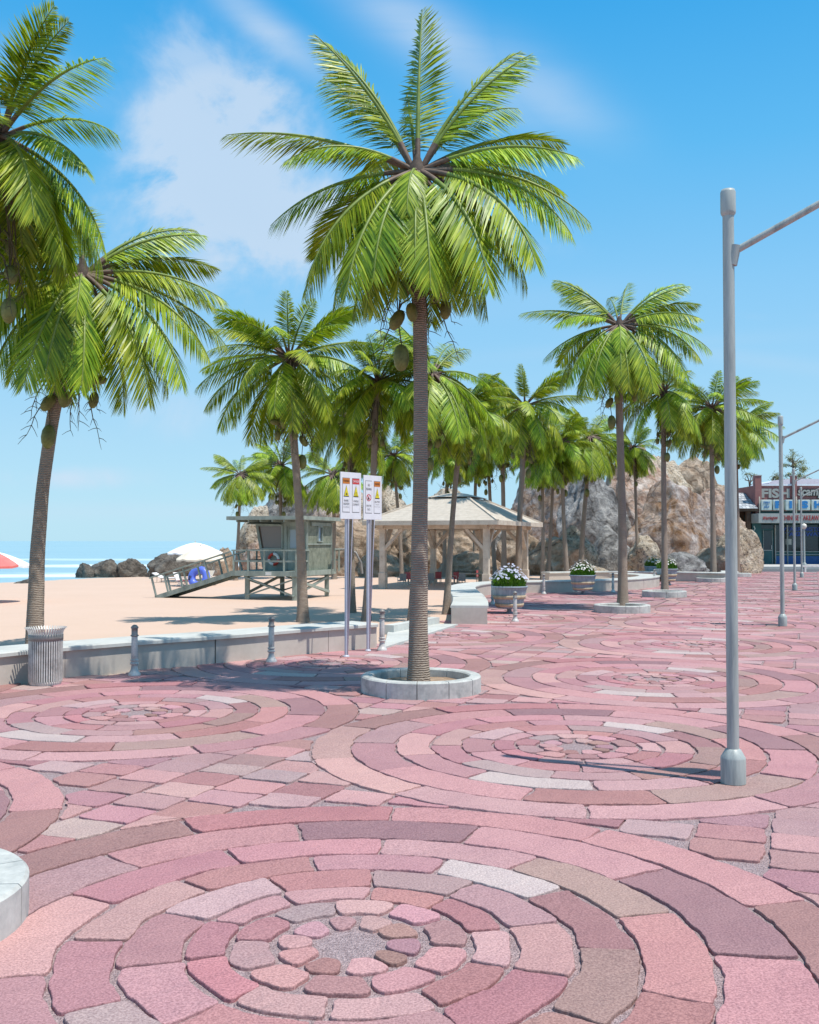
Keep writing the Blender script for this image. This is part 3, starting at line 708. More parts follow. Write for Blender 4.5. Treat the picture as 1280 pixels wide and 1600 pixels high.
# low slab step in the opening
e = empty('concrete_step', (0, 0, 0), 0, 'pale flat concrete threshold in the gap between the wall and the curved bench', 'step')
mb = MB(); q = [g2(606, 1013), g2(716, 976), g2(690, 974), g2(612, 990)]
q = [Vector(g2(600, 1014)), Vector(g2(716, 977)), Vector(g2(676, 976.5)), Vector(g2(606, 990))]
vs = [(p.x, p.y, z) for z in (-.1, .035) for p in q]; mb.add(vs, [(3, 2, 1, 0), (4, 5, 6, 7), (0, 1, 5, 4), (1, 2, 6, 5), (2, 3, 7, 6), (3, 0, 4, 7)]); mb.build('step_slab', concrete, e)
mb = MB(); a = G(608, 990); b = G(692, 976); mb.bar((a.x, a.y, .08), (b.x - .2, b.y, .08), .25, .24); mb.build('step_kerb', concrete, e)

# ------------------------------------------------------------------ bollards
def bollard0():
    e = empty('bollard'); fl = lambda a, z: 1 + (.07 * math.cos(10 * a) if .27 < z < .62 else 0)
    mb = MB(); mb.lathe([(.105, 0), (.105, .02), (.085, .05), (.06, .09), (.05, .15), (.05, .17), (.07, .18), (.07, .205), (.052, .215), (.052, .225), (.066, .235), (.066, .255), (.05, .265)], 30)
    mb.build('base_foot', steel, e)
    mb = MB(); mb.lathe([(.05, .265), (.052, .28), (.05, .62), (.048, .63)], 60, rf=fl); mb.build('fluted_shaft', steel, e)
    mb = MB(); mb.lathe([(.048, .63), (.066, .64), (.066, .655), (.05, .665), (.052, .76), (.062, .77), (.062, .785), (.05, .80), (.03, .82), (.001, .828)], 30); mb.build('cap', steeld, e)
    return e
b0 = bollard0()
BO = [((210, 1055), 'metal bollard beside the ribbed bin, leftmost of the row'), ((424, 1034), 'metal bollard in front of the wall left of the warning signs'), ((597, 1016), 'metal bollard at the wall end right of the warning signs'),
      ((805, 971), 'metal bollard in front of the nearest flower barrel'), ((850, 928), 'metal bollard against the curved bench right of the nearest flower barrel'), ((958, 925), 'metal bollard just left of the tall palm in its ring'),
      ((1023, 916), 'metal bollard at the far flower barrels, left one'), ((1046, 914), 'metal bollard at the far flower barrels, right one'), ((770, 944), 'metal bollard half hidden behind the nearest flower barrel')]
for i, (p, lb) in enumerate(BO):
    o = b0 if i == 0 else copy_tree(b0); o.location = G(*p); tag(o, lb, 'bollard', 'cast metal bollards around the plaza')

# ------------------------------------------------------------------ litter bin
P = G(71, 1069); e = empty('litter_bin', P, 0, 'ribbed silver metal litter bin with flared rim by the sea wall', 'litter bin')
mb = MB(); mb.lathe([(.23, 0), (.24, .03), (.24, .05), (.20, .06)], 40); mb.build('base', steel, e)
mb = MB(); mb.lathe([(.215, .05), (.225, .7), (.215, .74), (.215, .5), (.2, .1)], 40); mb.build('liner', steeld, e)
mb = MB()
for k in range(44):
    a = 2 * math.pi * k / 44; ca, sa_ = math.cos(a), math.sin(a)
    pr_ = [(.236, .035), (.243, .06), (.243, .70), (.245, .78), (.262, .83), (.30, .872), (.305, .866)]; vs = []
    for (r, z) in pr_:
        for s_ in (-.0095, .0095):
            for dr in (0, .008): vs.append(((r + dr) * ca - s_ * sa_, (r + dr) * sa_ + s_ * ca, z))
    fs = []
    for i in range(len(pr_) - 1):
        b = i * 4; fs += [(b, b + 4, b + 6, b + 2), (b + 1, b + 3, b + 7, b + 5), (b, b + 1, b + 5, b + 4), (b + 2, b + 6, b + 7, b + 3)]
    fs += [(0, 2, 3, 1), (len(pr_) * 4 - 4, len(pr_) * 4 - 3, len(pr_) * 4 - 1, len(pr_) * 4 - 2)]; mb.add(vs, fs)
mb.build('slat_cage', steel, e)
mb = MB(); mb.lathe([(.248, .675), (.258, .68), (.258, .765), (.248, .77)], 48); mb.build('band', steeld, e)

# ------------------------------------------------------------------ lamp posts
def lamp0():
    e = empty('street_lamp')
    mb = MB(); mb.lathe([(.112, 0), (.112, .22), (.108, .235), (.07, .30), (.058, .31)], 32); mb.build('base_collar', polem, e)
    mb = MB(); mb.lathe([(.054, .29), (.053, 3), (.051, 5.25)], 32); mb.build('pole', polem, e)
    mb = MB(); mb.lathe([(.052, 5.20), (.066, 5.22), (.069, 5.24), (.069, 5.42), (.060, 5.445), (.001, 5.45)], 32); mb.build('pole_cap', polem, e)
    ad = Vector((1.5, -.62, .78)); st_ = Vector((0, 0, 4.84))
    mb = MB(); mb.tube([st_, st_ + ad * .5, st_ + ad], [.032, .031, .03], 14); mb.tube([(.03, -.01, 4.74), (.06, -.025, 4.92)], [.045, .05], 12); mb.build('arm', polem, e)
    h = ad.copy(); h.z = 0; h.normalize(); c0 = st_ + ad
    mb = MB(); vs = []
    for (t, wd, hb, ht) in ((0, .05, -.04, .05), (.12, .10, -.06, .08), (.35, .15, -.07, .11), (.62, .13, -.06, .09), (.72, .05, -.03, .03)):
        sd = Vector((-h.y, h.x, 0)); q = c0 + h * (t - .04)
        for (a, b) in ((-1, 0), (-.8, 1), (0, 1.15), (.8, 1), (1, 0), (.7, -1), (-.7, -1)): vs.append(q + sd * wd * a + Vector((0, 0, ht * b if b > 0 else -hb * b)))
    fs = [(i * 7 + j, i * 7 + (j + 1) % 7, (i + 1) * 7 + (j + 1) % 7, (i + 1) * 7 + j) for i in range(4) for j in range(7)] + [tuple(range(7))[::-1], tuple(28 + j for j in range(7))]
    mb.add(vs, fs, 0, True); mb.build('lamp_head', polem, e); return e
l0 = lamp0()
for i, (p, lb) in enumerate([((1146, 1223), 'tall grey lamp post nearest to the viewer, its base collar on the paving'), ((1223, 978), 'second grey lamp post of the row, right of the nearest one'),
                             ((1242, 922), 'third grey lamp post of the row, in front of the shop letters'), ((1253, 902), 'farthest grey arm lamp post, in front of the shop window')]):
    o = l0 if i == 0 else copy_tree(l0); o.location = G(*p); o.location.z = 0; tag(o, lb, 'street lamp', 'grey lamp posts along the plaza')
P = G(1257, 889, .15); P.z = .15; e = empty('globe_lamp', P, 0, 'slim grey lamp post with a round cream globe by the shop', 'street lamp')
zt = AT(1256, 822, P.y).z - P.z
mb = MB(); mb.lathe([(.2, 0), (.2, .3), (.1, .45), (.075, .5), (.07, zt - .2)], 20); mb.build('pole', polem, e)
mb = MB(); mb.lathe([(.07, zt - .22), (.16, zt - .15), (.2, zt), (.15, zt + .14), (.001, zt + .2)], 20); mb.build('globe', globe, e)

# ------------------------------------------------------------------ warning signs
def tri(mb, cx, cz, w, h_, t, mi=0):
    mb.add([(cx - w / 2, 0, cz - h_ / 2), (cx + w / 2, 0, cz - h_ / 2), (cx, 0, cz + h_ / 2)], [(0, 1, 2)], mi)
def plate(mb, cx, cz, w, h_, y, mi=0): mb.add([(cx - w / 2, y, cz - h_ / 2), (cx + w / 2, y, cz - h_ / 2), (cx + w / 2, y, cz + h_ / 2), (cx - w / 2, y, cz + h_ / 2)], [(0, 1, 2, 3)], mi)
TX = Matrix.Rotation(R(90), 4, 'X')
def signpost(base, x0, x1, ytop, ybot, label, panels):
    P = G(*base); ang = R(50)
    e = empty('warning_sign', P, ang, label, 'sign', 'white warning signs on posts by the sea wall')
    zt = AT(545, ytop, P.y).z; zb_ = AT(545, ybot, P.y).z; hh = zt - zb_; w = (x1 - x0) / F * P.y / math.cos(ang) * 1.0; cz = (zt + zb_) / 2
    cx = ((x0 + x1) / 2 - base[0]) / F * P.y / math.cos(ang)
    mb = MB(); mb.tube([(0, 0.03, 0), (0, 0.03, zt - .08)], .034, 16); mb.lathe([(.06, 0), (.055, .02), (.036, .03)], 16, c=(0, .03, 0)); mb.build('post', galv, e)
    mb = MB(); mb.box((cx, -.02, cz), (w, .022, hh)); pn = mb.build('panel', signw, e, bevel=.004)
    yb = -.0325; mb = MB()
    for s_ in (-.05, .05): mb.lathe([(.001, -.004), (.012, -.004), (.012, .004), (.001, .004)], 10, c=(0, 0, 0)); mb.v[-40:] = [(cx + s_ * w * 2.0 + v[0] * 1, yb - .002 + v[2], cz - hh * .44 + v[1]) for v in mb.v[-40:]]
    mb.build('bolts', galv, pn)
    for k, (head, hcol, hink, kind, lines) in enumerate(panels):
        px_ = cx + (-.235 if k == 0 else .235) * w; pw = w * .36; ph = hh * .74; pz = cz + hh * .01
        mb = MB(); plate(mb, px_, pz, pw, ph, yb, 0)
        plate(mb, px_, pz, pw * .93, ph * .965, yb - .003, 1)
        if hcol is not None: plate(mb, px_, pz + ph * .405, pw * .93, ph * .155, yb - .006, 2)
        tz = pz + ph * .12
        if kind != 'no':
            tri(mb, 0, 0, 0, 0, 0) if False else None
            for (sc_, y_, mi) in ((1.0, -.006, 3), (.86, -.009, 4)):
                W_, H_ = pw * .72 * sc_, ph * .33 * sc_
                mb.add([(px_ - W_ / 2, yb + y_, tz - H_ / 2), (px_ + W_ / 2, yb + y_, tz - H_ / 2), (px_, yb + y_, tz + H_ / 2)], [(0, 1, 2)], mi)
            if kind == 'shark':
                mb.add([(px_ - pw * .16, yb - .011, tz - ph * .10), (px_ - pw * .02, yb - .011, tz - ph * .07), (px_ + pw * .02, yb - .011, tz - ph * .03), (px_ + pw * .05, yb - .011, tz - ph * .075), (px_ + pw * .17, yb - .011, tz - ph * .095), (px_, yb - .011, tz - ph * .115)], [(0, 5, 4, 3, 2, 1)], 3)
            else:
                n_ = 3 if kind == 'wave' else 2
                for q in range(n_): plate(mb, px_, tz - ph * (.03 + .04 * q), pw * (.2 + .07 * q), ph * .008, yb - .011, 3)
        else:
            tz = pz - ph * .02
            for a in range(28):
                a0, a1 = 2 * math.pi * a / 28, 2 * math.pi * (a + 1) / 28; ro, ri = pw * .36, pw * .29
                mb.add([(px_ + ro * math.cos(a0), yb - .006, tz + ro * math.sin(a0)), (px_ + ro * math.cos(a1), yb - .006, tz + ro * math.sin(a1)), (px_ + ri * math.cos(a1), yb - .006, tz + ri * math.sin(a1)), (px_ + ri * math.cos(a0), yb - .006, tz + ri * math.sin(a0))], [(0, 1, 2, 3)], 5)
            q = pw * .24; t_ = pw * .03
            mb.add([(px_ - q - t_, yb - .0065, tz + q - t_), (px_ - q + t_, yb - .0065, tz + q + t_), (px_ + q + t_, yb - .0065, tz - q + t_), (px_ + q - t_, yb - .0065, tz - q - t_)], [(3, 2, 1, 0)], 5)
            mb.add([(px_ - q * .7, yb - .009, tz - q * .9), (px_ - q * .1, yb - .009, tz - q * .9), (px_ - q * .05, yb - .009, tz - q * .2), (px_ - q * .7, yb - .009, tz + q * .1)], [(0, 1, 2, 3)], 3)
            mb.add([(px_ - q * .3, yb - .008, tz - q * .3), (px_ - q * .2, yb - .008, tz - q * .3), (px_ + q * .5, yb - .008, tz + q * .9), (px_ + q * .4, yb - .008, tz + q * .95)], [(0, 1, 2, 3)], 3)
        mb.build('notice', [greyi, signw, hcol or signw, blackp, yel, dred], pn)
        if head: text_obj('notice_heading', head, ph * .10, hink, pn, Matrix.Translation((px_, yb - .009, pz + ph * .405)) @ TX, fit=pw * .8)
        for (tx, zf, sz, ft) in lines:
            text_obj('notice_text', tx, ph * sz, blackp if sz > .05 else greyi, pn, Matrix.Translation((px_, yb - .008, pz + ph * zf)) @ TX, fit=pw * ft)
signpost((543, 1026), 531, 561, 738, 811, 'left warning sign on a post with shark and strong currents notices', [
    ('WARNING', orangep, blackp, 'shark', [('SHARK', -.16, .085, .62), ('SIGHTED', -.255, .085, .76), ('NO SWIMMING', -.345, .045, .76)]),
    ('DANGER', dred, signw, 'wave', [('STRONG', -.17, .085, .68), ('CURRENTS', -.265, .085, .82)])])
signpost((577, 1017), 567, 594, 743, 812, 'right warning sign on a post with no fishing and jellyfish notices', [
    (None, None, None, 'no', [('NO', .36, .1, .3), ('FISHING', .24, .1, .82), ('FROM THE', -.27, .085, .7), ('DOCK', -.38, .085, .46)]),
    ('WARNING', orangep, blackp, 'jelly', [('JELLYFISH', -.14, .08, .78), ('STINGING', -.225, .045, .6), ('DO NOT TOUCH', -.295, .045, .8), ('____________', -.35, .03, .85)])])

# ------------------------------------------------------------------ flower barrels
def barrel0():
    e = empty('flower_barrel'); mb = MB()
    prof = [(.27, .12), (.28, .14), (.325, .30), (.37, .50), (.385, .56), (.40, .565), (.40, .60), (.37, .60), (.35, .53), (.001, .52)]
    mb.lathe(prof, 48, rf=lambda a, z: 1 + .012 * abs(math.sin(12 * a))); mb.build('barrel_body', barrelb, e)
    for (r0, z0, r1, z1) in ((.292, .15, .312, .22), (.338, .32, .36, .40)):
        mb = MB(); mb.lathe([(r0, z0), (r0 + .014, z0 + .002), (r1 + .014, z1 - .002), (r1, z1)], 48); mb.build('band', barrelt, e)
    mb = MB(); mb.lathe([(.14, 0), (.13, .02), (.05, .04), (.05, .11), (.2, .13)], 20); mb.build('foot', barrelb, e)
    return e
def bush0(seed, pm):
    r_ = random.Random(seed); e = empty('daisy_bush'); mb = MB(); fl = MB()
    for k in range(1500):
        a = r_.random() * 6.283; rr = .34 * math.sqrt(r_.random()); h_ = .40 * (1 - (rr / .42) ** 2) * r_.random() ** .6
        q = Vector((rr * math.cos(a) * (1 + h_ * .5), rr * math.sin(a) * (1 + h_ * .5), h_)); d = Vector((math.cos(a) * .5 + r_.uniform(-.5, .5), math.sin(a) * .5 + r_.uniform(-.5, .5), 1)).normalized()
        sd = d.cross(Vector((r_.uniform(-1, 1), r_.uniform(-1, 1), 0))).normalized(); L = r_.uniform(.05, .11); w = .009
        mb.add([q - sd * w * .5, q + sd * w * .5, q + d * L * .6 + sd * w, q + d * L, q + d * L * .6 - sd * w], [(0, 1, 2, 3, 4)])
    for k in range(150):
        a = r_.random() * 6.283; rr = .40 * math.sqrt(r_.random()); h_ = .30 + .34 * (1 - (rr / .46) ** 2) * r_.uniform(.55, 1.0) - rr * .25
        q = Vector((rr * math.cos(a) * 1.08, rr * math.sin(a) * 1.08, h_)); up = Vector((math.cos(a) * rr * 1.8 + r_.uniform(-.5, .5), math.sin(a) * rr * 1.8 + r_.uniform(-.7, .2), .8)).normalized()
        s1 = up.cross(Vector((.3, 1, .2))).normalized(); s2 = up.cross(s1); Rr = r_.uniform(.024, .036)
        mb.tube([(q.x * .6, q.y * .6, h_ * .3), q - up * .01], .003, 3, cap=False)
        for p in range(7):
            t = 2 * math.pi * p / 7; t0, t1 = t - .36, t + .36; f = lambda t, r: q + (s1 * math.cos(t) + s2 * math.sin(t)) * r
            fl.add([f(t, Rr * .2), f(t0, Rr * .75), f(t, Rr) , f(t1, Rr * .75)], [(0, 1, 2, 3)], 0)
        fl.add([q + (s1 * math.cos(t) + s2 * math.sin(t)) * Rr * .25 + up * .005 for t in (0, 1.05, 2.1, 3.14, 4.2, 5.24)], [(0, 1, 2, 3, 4, 5)], 1)
    mb.build('foliage', bushm, e); fl.build('blooms', [pm, lblue if pm is petalm else yel], e); return e
br = barrel0(); bu = bush0(1, petalm); bw = bush0(2, petal2)
usedw = False
for i, (px, ybot, Yk, s, lil, lb, lb2) in enumerate([(796, 958, None, 1.38, 1, 'blue and tan banded flower barrel nearest the viewer, by the curved bench', 'lilac white daisies in the nearest flower barrel'),
        (911, 929, None, 1.34, 0, 'blue and tan banded flower barrel beside the curved bench end, middle of the row', 'white daisies in the middle flower barrel'),
        (1042, 914, None, 1.36, 0, 'flower barrel behind the trunk of the palm in the second ring', 'daisies half hidden behind the second ring palm trunk'),
        (1021, 906, None, 1.3, 0, 'farthest flower barrel, left of and behind the one at the palm trunk', 'white daisies in the farthest flower barrel')]):
    o = br if i == 0 else copy_tree(br); P = G(px, ybot); o.location = P; o.scale = (s,) * 3; tag(o, lb, 'planter', 'half barrel flower planters')
    if lil: f = bu
    elif not usedw: f = bw; usedw = True
    else: f = copy_tree(bw)
    f.location = P + Vector((0, 0, .50 * s)); f.scale = (s * .98,) * 3; f.rotation_euler[2] = i * 1.3; tag(f, lb2, 'flowers', 'daisies in the barrels')

# ------------------------------------------------------------------ lifeguard tower
O = Vector((-4.27, 37.7, -.03)); E1 = Vector((-.944, .329, 0)); E2 = Vector((.329, .944, 0))
tw = empty('lifeguard_tower', O, 0, 'raised grey green wooden lifeguard tower with ramp standing on the sand', 'lifeguard tower')
def T(s, t, z): return E1 * s + E2 * t + Vector((0, 0, z))
def tb(name, bars, mat=wood, w=.09): 
    mb = MB()
    for b in bars:
        a, c_, ww = (b + (w,))[:3]; hh = b[3] if len(b) > 3 else ww
        mb.bar(T(*a), T(*c_), ww, hh)
    return mb.build(name, mat, tw)
def rect(mb, s0, s1, t0, t1, z0, z1, mi=0):
    vs = [T(s, t, z) for s in (s0, s1) for t in (t0, t1) for z in (z0, z1)]
    mb.add(vs, [(0, 1, 3, 2), (4, 6, 7, 5), (0, 4, 5, 1), (2, 3, 7, 6), (0, 2, 6, 4), (1, 5, 7, 3)], mi)
for (s, t) in ((.04, .04), (2.02, .04), (.04, 3.0), (2.02, 3.0)): tb('leg', [((s, t, -.1), (s, t, .93), .17)])
tb('cross_brace', [((0, -.06, .15), (2.05, -.06, .85), .1, .05), ((0, -.01, .8), (2.05, -.01, .15), .1, .05), ((-.06, 0, .75), (-.06, 3.0, .2), .05, .1), ((-.02, 0, .2), (-.02, 3.0, .8), .05, .1),
                   ((0, 3.06, .15), (2.05, 3.06, .85), .1, .05), ((0, 3.02, .8), (2.05, 3.02, .2), .1, .05), ((2.1, 0, .2), (2.1, 3, .8), .05, .1), ((2.06, 0, .8), (2.06, 3, .2), .05, .1)])
mb = MB(); rect(mb, -.12, 2.62, -.12, 3.5, .98, 1.08); rect(mb, -.16, 2.66, -.16, -.10, .90, 1.09); rect(mb, -.16, -.10, -.10, 3.5, .90, 1.09); rect(mb, 2.6, 2.66, 1.0, 3.5, .90, 1.09)
rect(mb, -.0, .12, -.1, 3.5, .86, .98); rect(mb, 1.95, 2.1, -.1, 3.5, .86, .98); mb.build('deck', wood, tw)
rb = []
for s in (-.08, .42, 1.25, 1.93, 2.55): rb.append(((s, -.08, 1.08), (s, -.08, 1.84), .07))
rb += [((-.14, -.08, 1.87), (2.62, -.08, 1.87), .12, .05), ((-.08, -.08, 1.46), (2.58, -.08, 1.46), .05, .07)]
for t in (.95,): rb += [((-.08, t, 1.08), (-.08, t, 1.84), .07)]
rb += [((-.08, -.04, 1.87), (-.08, .98, 1.87), .12, .05), ((-.08, -.04, 1.46), (-.08, .98, 1.46), .05, .07)]
for t in (1.15, 1.8, 2.5, 3.4): rb += [((2.56, t, 1.08), (2.56, t, 1.84), .07)]
rb += [((2.56, 1.12, 1.87), (2.56, 3.45, 1.87), .12, .05), ((2.56, 1.12, 1.46), (2.56, 3.45, 1.46), .05, .07)]
for s in (-.3,): rb += [((s, 3.0, 1.0), (s, 3.0, 1.9), .07), ((s, 3.45, 1.0), (s, 3.45, 1.9), .07), ((s, 2.95, 1.9), (s, 3.5, 1.9), .08, .05), ((-.02, 3.45, 1.46), (s, 3.45, 1.46), .05), ((-.05, 3.47, 1.88), (-.32, 3.47, 1.88), .06)]
tb('railing', rb[:7]); tb('side_railing', rb[7:10]); tb('side_railing', rb[10:16]); tb('rear_railing', rb[16:])
# cabin: sloping left wall
cw = MB(); zb, zt_ = 1.085, 2.98; s0, sb, st2, t0, t1 = 0, 1.87, 2.22, 1.0, 3.3
def quad3(mb, pts, th, nrm, mi=0):
    a = [Vector(p) for p in pts]; b = [p - nrm * th for p in a]
    mb.add(a + b, [(0, 1, 2, 3), (7, 6, 5, 4), (0, 4, 5, 1), (1, 5, 6, 2), (2, 6, 7, 3), (3, 7, 4, 0)], mi)
def slope_s(z): return sb + (st2 - sb) * (z - zb) / (zt_ - zb)
wz0, wz1 = 1.92, 2.82      # window band
fw = [(.95, 1.62)]
# front wall pieces (t = t0) around window (s 1.0..slope-.12) and door (s .30..0.85)
for (a, b, z0, z1) in ((0, .28, zb, zt_), (.28, .84, 2.78, zt_), (.84, 1.0, zb, zt_)):
    quad3(cw, [T(a, t0, z0), T(b, t0, z0), T(b, t0, z1), T(a, t0, z1)], .06, -E2)
quad3(cw, [T(1.0, t0, zb), T(slope_s(zb), t0, zb), T(slope_s(wz0), t0, wz0), T(1.0, t0, wz0)], .06, -E2)
quad3(cw, [T(1.0, t0, wz1), T(slope_s(wz1), t0, wz1), T(slope_s(zt_), t0, zt_), T(1.0, t0, zt_)], .06, -E2)
quad3(cw, [T(slope_s(wz0) - .1, t0, wz0), T(slope_s(wz0), t0, wz0), T(slope_s(wz1), t0, wz1), T(slope_s(wz1) - .1, t0, wz1)], .06, -E2)
# right side wall with a small window hole at t 2.0..2.35, z 2.3..2.78
for (a, b, z0, z1) in ((t0 + .063, 1.95, zb, zt_), (1.95, 2.42, zb, 2.18), (1.95, 2.42, 2.80, zt_), (2.42, t1, zb, zt_)):
    quad3(cw, [T(s0, a, z0), T(s0, b, z0), T(s0, b, z1), T(s0, a, z1)], .06, -E1, 1)
quad3(cw, [T(s0 + .06, t1, zb), T(sb, t1, zb), T(st2, t1, zt_), T(s0 + .06, t1, zt_)], .06, E2)
quad3(cw, [T(slope_s(zb), t0 + .063, zb), T(slope_s(zb), t1, zb), T(slope_s(wz0), t1, wz0), T(slope_s(wz0), t0 + .063, wz0)], .06, E1)
quad3(cw, [T(slope_s(wz1), t0 + .063, wz1), T(slope_s(wz1), t1, wz1), T(slope_s(zt_), t1, zt_), T(slope_s(zt_), t0 + .063, zt_)], .06, E1)
quad3(cw, [T(slope_s(wz0), t1 - .3, wz0), T(slope_s(wz0), t1, wz0), T(slope_s(wz1), t1, wz1), T(slope_s(wz1), t1 - .3, wz1)], .06, E1)
cab = cw.build('cabin_wall', [wood, woodp], tw)
tb('wall_trim', [((-.025, t0 + .02, 2.1), (-.025, t1 - .02, 2.1), .05, .05), ((-.025, t0 + .35, 2.88), (-.025, t1 - .1, 2.88), .05, .14), ((-.02, t0 + .0, 1.1), (-.02, t0 + .0, 2.97), .07), ((-.02, t1, 1.1), (-.02, t1, 2.97), .07)])
def slantframe(name, pts, w, mat):
    mb = MB()
    for i in range(4): mb.bar(pts[i], pts[(i + 1) % 4], w, .05)
    return mb.build(name, mat, tw)
wp = [T(1.03, t0 - .03, wz0), T(slope_s(wz0) - .1, t0 - .03, wz0), T(slope_s(wz1) - .1, t0 - .03, wz1), T(1.03, t0 - .03, wz1)]
wf_ = slantframe('window', wp, .06, wood)
mb = MB(); wq = [T(1.03, t0 + .03, wz0), T(slope_s(wz0) - .09, t0 + .03, wz0), T(slope_s(wz1) - .09, t0 + .03, wz1), T(1.03, t0 + .03, wz1)]; quad3(mb, wq, .01, -E2); pane = mb.build('pane', cabglass, wf_)
wf2 = slantframe('window', [T(-.03, 1.97, 2.2), T(-.03, 2.4, 2.2), T(-.03, 2.4, 2.78), T(-.03, 1.97, 2.78)], .06, wood)
mb = MB(); quad3(mb, [T(.04, 1.95, 2.18), T(.04, 2.42, 2.18), T(.04, 2.42, 2.8), T(.04, 1.95, 2.8)], .01, -E1); pp = flat('pale_blue_pane', srgb(170, 190, 206), .15); mb.build('pane', pp, wf2)  # side window pane in one even pale blue grey
mb = MB(); wp = [T(slope_s(wz0) + .02, t0 + .1, wz0), T(slope_s(wz0) + .02, t1 - .3, wz0), T(slope_s(wz1) + .02, t1 - .3, wz1), T(slope_s(wz1) + .02, t0 + .1, wz1)]
wf3 = slantframe('window', wp, .05, wood); mb = MB(); quad3(mb, [p - E1 * .03 for p in wp], .01, E1); mb.build('pane', cabglass, wf3)
mb = MB(); quad3(mb, [T(.29, t0 + .02, 1.1), T(.83, t0 + .02, 1.1), T(.83, t0 + .02, 2.77), T(.29, t0 + .02, 2.77)], .04, -E2); dr = mb.build('door', wood, tw)
mb = MB(); quad3(mb, [T(.38, t0 + .012, 1.95), T(.74, t0 + .012, 1.95), T(.74, t0 + .012, 2.66), T(.38, t0 + .012, 2.66)], .01, -E2); mb.build('pane', flat('pale_pane', srgb(150, 164, 172), .2), dr)
mb = MB()
for (a, b) in (((.38, 1.95), (.38, 2.66)), ((.74, 1.95), (.74, 2.66)), ((.36, 1.93), (.76, 1.93)), ((.36, 2.68), (.76, 2.68))): mb.bar(T(a[0], t0 - .0, a[1]), T(b[0], t0 - .0, b[1]), .04, .03)
mb.build('door_frame', wood, dr)
mb = MB(); rect(mb, -.25, 2.95, .05, 3.75, 3.03, 3.17); rf_ = mb.build('roof', wood, tw)
mb = MB()
for s in [0.0, .5, 1.0, 1.5, 2.0, 2.5]: rect(mb, s, s + .05, .1, 3.7, 2.95, 3.028)
mb.build('rafters', wood, tw)
mb = MB(); vs = [T(1.0, .72, 2.86), T(2.45, .72, 2.9), T(2.45, 1.0, 2.95), T(1.0, 1.0, 2.92)]; quad3(mb, vs, .03, Vector((0, 0, 1))); mb.build('window_awning', wood, tw)
# ramp
rs0, rs1 = 2.66, 6.0
def rz(s): return 1.04 + (s - rs0) / (rs1 - rs0) * (.06 - 1.04)
mb = MB(); q = [T(rs0, -.05, rz(rs0)), T(rs1, -.05, rz(rs1)), T(rs1, .95, rz(rs1)), T(rs0, .95, rz(rs0))]; quad3(mb, q, .06, Vector((0, 0, 1)))
mb.bar(T(rs0, -.08, rz(rs0) - .07), T(rs1, -.08, rz(rs1) - .07), .06, .18); mb.bar(T(rs0, .98, rz(rs0) - .07), T(rs1, .98, rz(rs1) - .07), .06, .18)
for k in range(12): s = rs0 + .15 + k * .27; mb.bar(T(s, 0, rz(s) + .02), T(s, .9, rz(s) + .02), .05, .04)
mb.build('ramp', wood, tw)
rd = (T(rs1, 0, rz(rs1)) - T(rs0, 0, rz(rs0))).normalized(); up_ = E2.cross(rd).normalized(); up_ = up_ if up_.z > 0 else -up_
mb = MB()
for t in (-.1, 1.0):
    for s in (rs0 + .1, rs0 + .95, rs0 + 1.9, rs0 + 2.75, rs1 - .04): a = T(s, t, rz(s)); mb.bar(a, a + up_ * .72, .06, .06, up=E2)
    a, b = T(rs0 - .2, t, rz(rs0 - .2)), T(rs1 + .05, t, rz(rs1 + .05)); mb.bar(a + up_ * .75, b + up_ * .75, .1, .05)
    a = T(rs0, t, rz(rs0)); 
mb.build('ramp_railing', wood, tw)
# bent pipe at the right rear
mb = MB(); mb.tube([T(-.1, 3.5, 1.86), T(-.6, 3.6, 1.88), T(-.95, 3.65, 1.75), T(-1.15, 3.7, 1.35), T(-1.2, 3.72, .9)], .05, 8); mb.build('bent_pipe', steeld, tw)
mb = MB(); rect(mb, .9, 1.15, -.175, -.165, .93, 1.06); mb.build('name_plate', whitep, tw)
# life ring hung on the cabin front
lr = empty('life_ring', O + T(1.35, t0 - .1, 1.52), math.atan2(E2.y, E2.x) - math.pi / 2, 'red and white life ring hanging on the lifeguard cabin front', 'life ring')
def torus(Rm, r, n=36, m=12, alt=None, flatx=1):
    mb = MB()
    for i in range(n):
        a0, a1 = 2 * math.pi * i / n, 2 * math.pi * (i + 1) / n
        vs = [((Rm + r * math.cos(2 * math.pi * j / m)) * math.cos(a), r * math.sin(2 * math.pi * j / m), (Rm + r * math.cos(2 * math.pi * j / m)) * math.sin(a)) for a in (a0, a1) for j in range(m)]
        mb.add(vs, [(j, (j + 1) % m, m + (j + 1) % m, m + j) for j in range(m)], alt(i) if alt else 0, True)
    return mb
torus(.20, .055, alt=lambda i: 0 if (i // 9) % 2 else 1).build('ring', [redp, whitep], lr)
mb = MB(); mb.tube([(-.02, .05, .2), (0, .06, .30), (.02, .09, .2)], .008, 5); mb.build('rope_loop', whitep, lr)

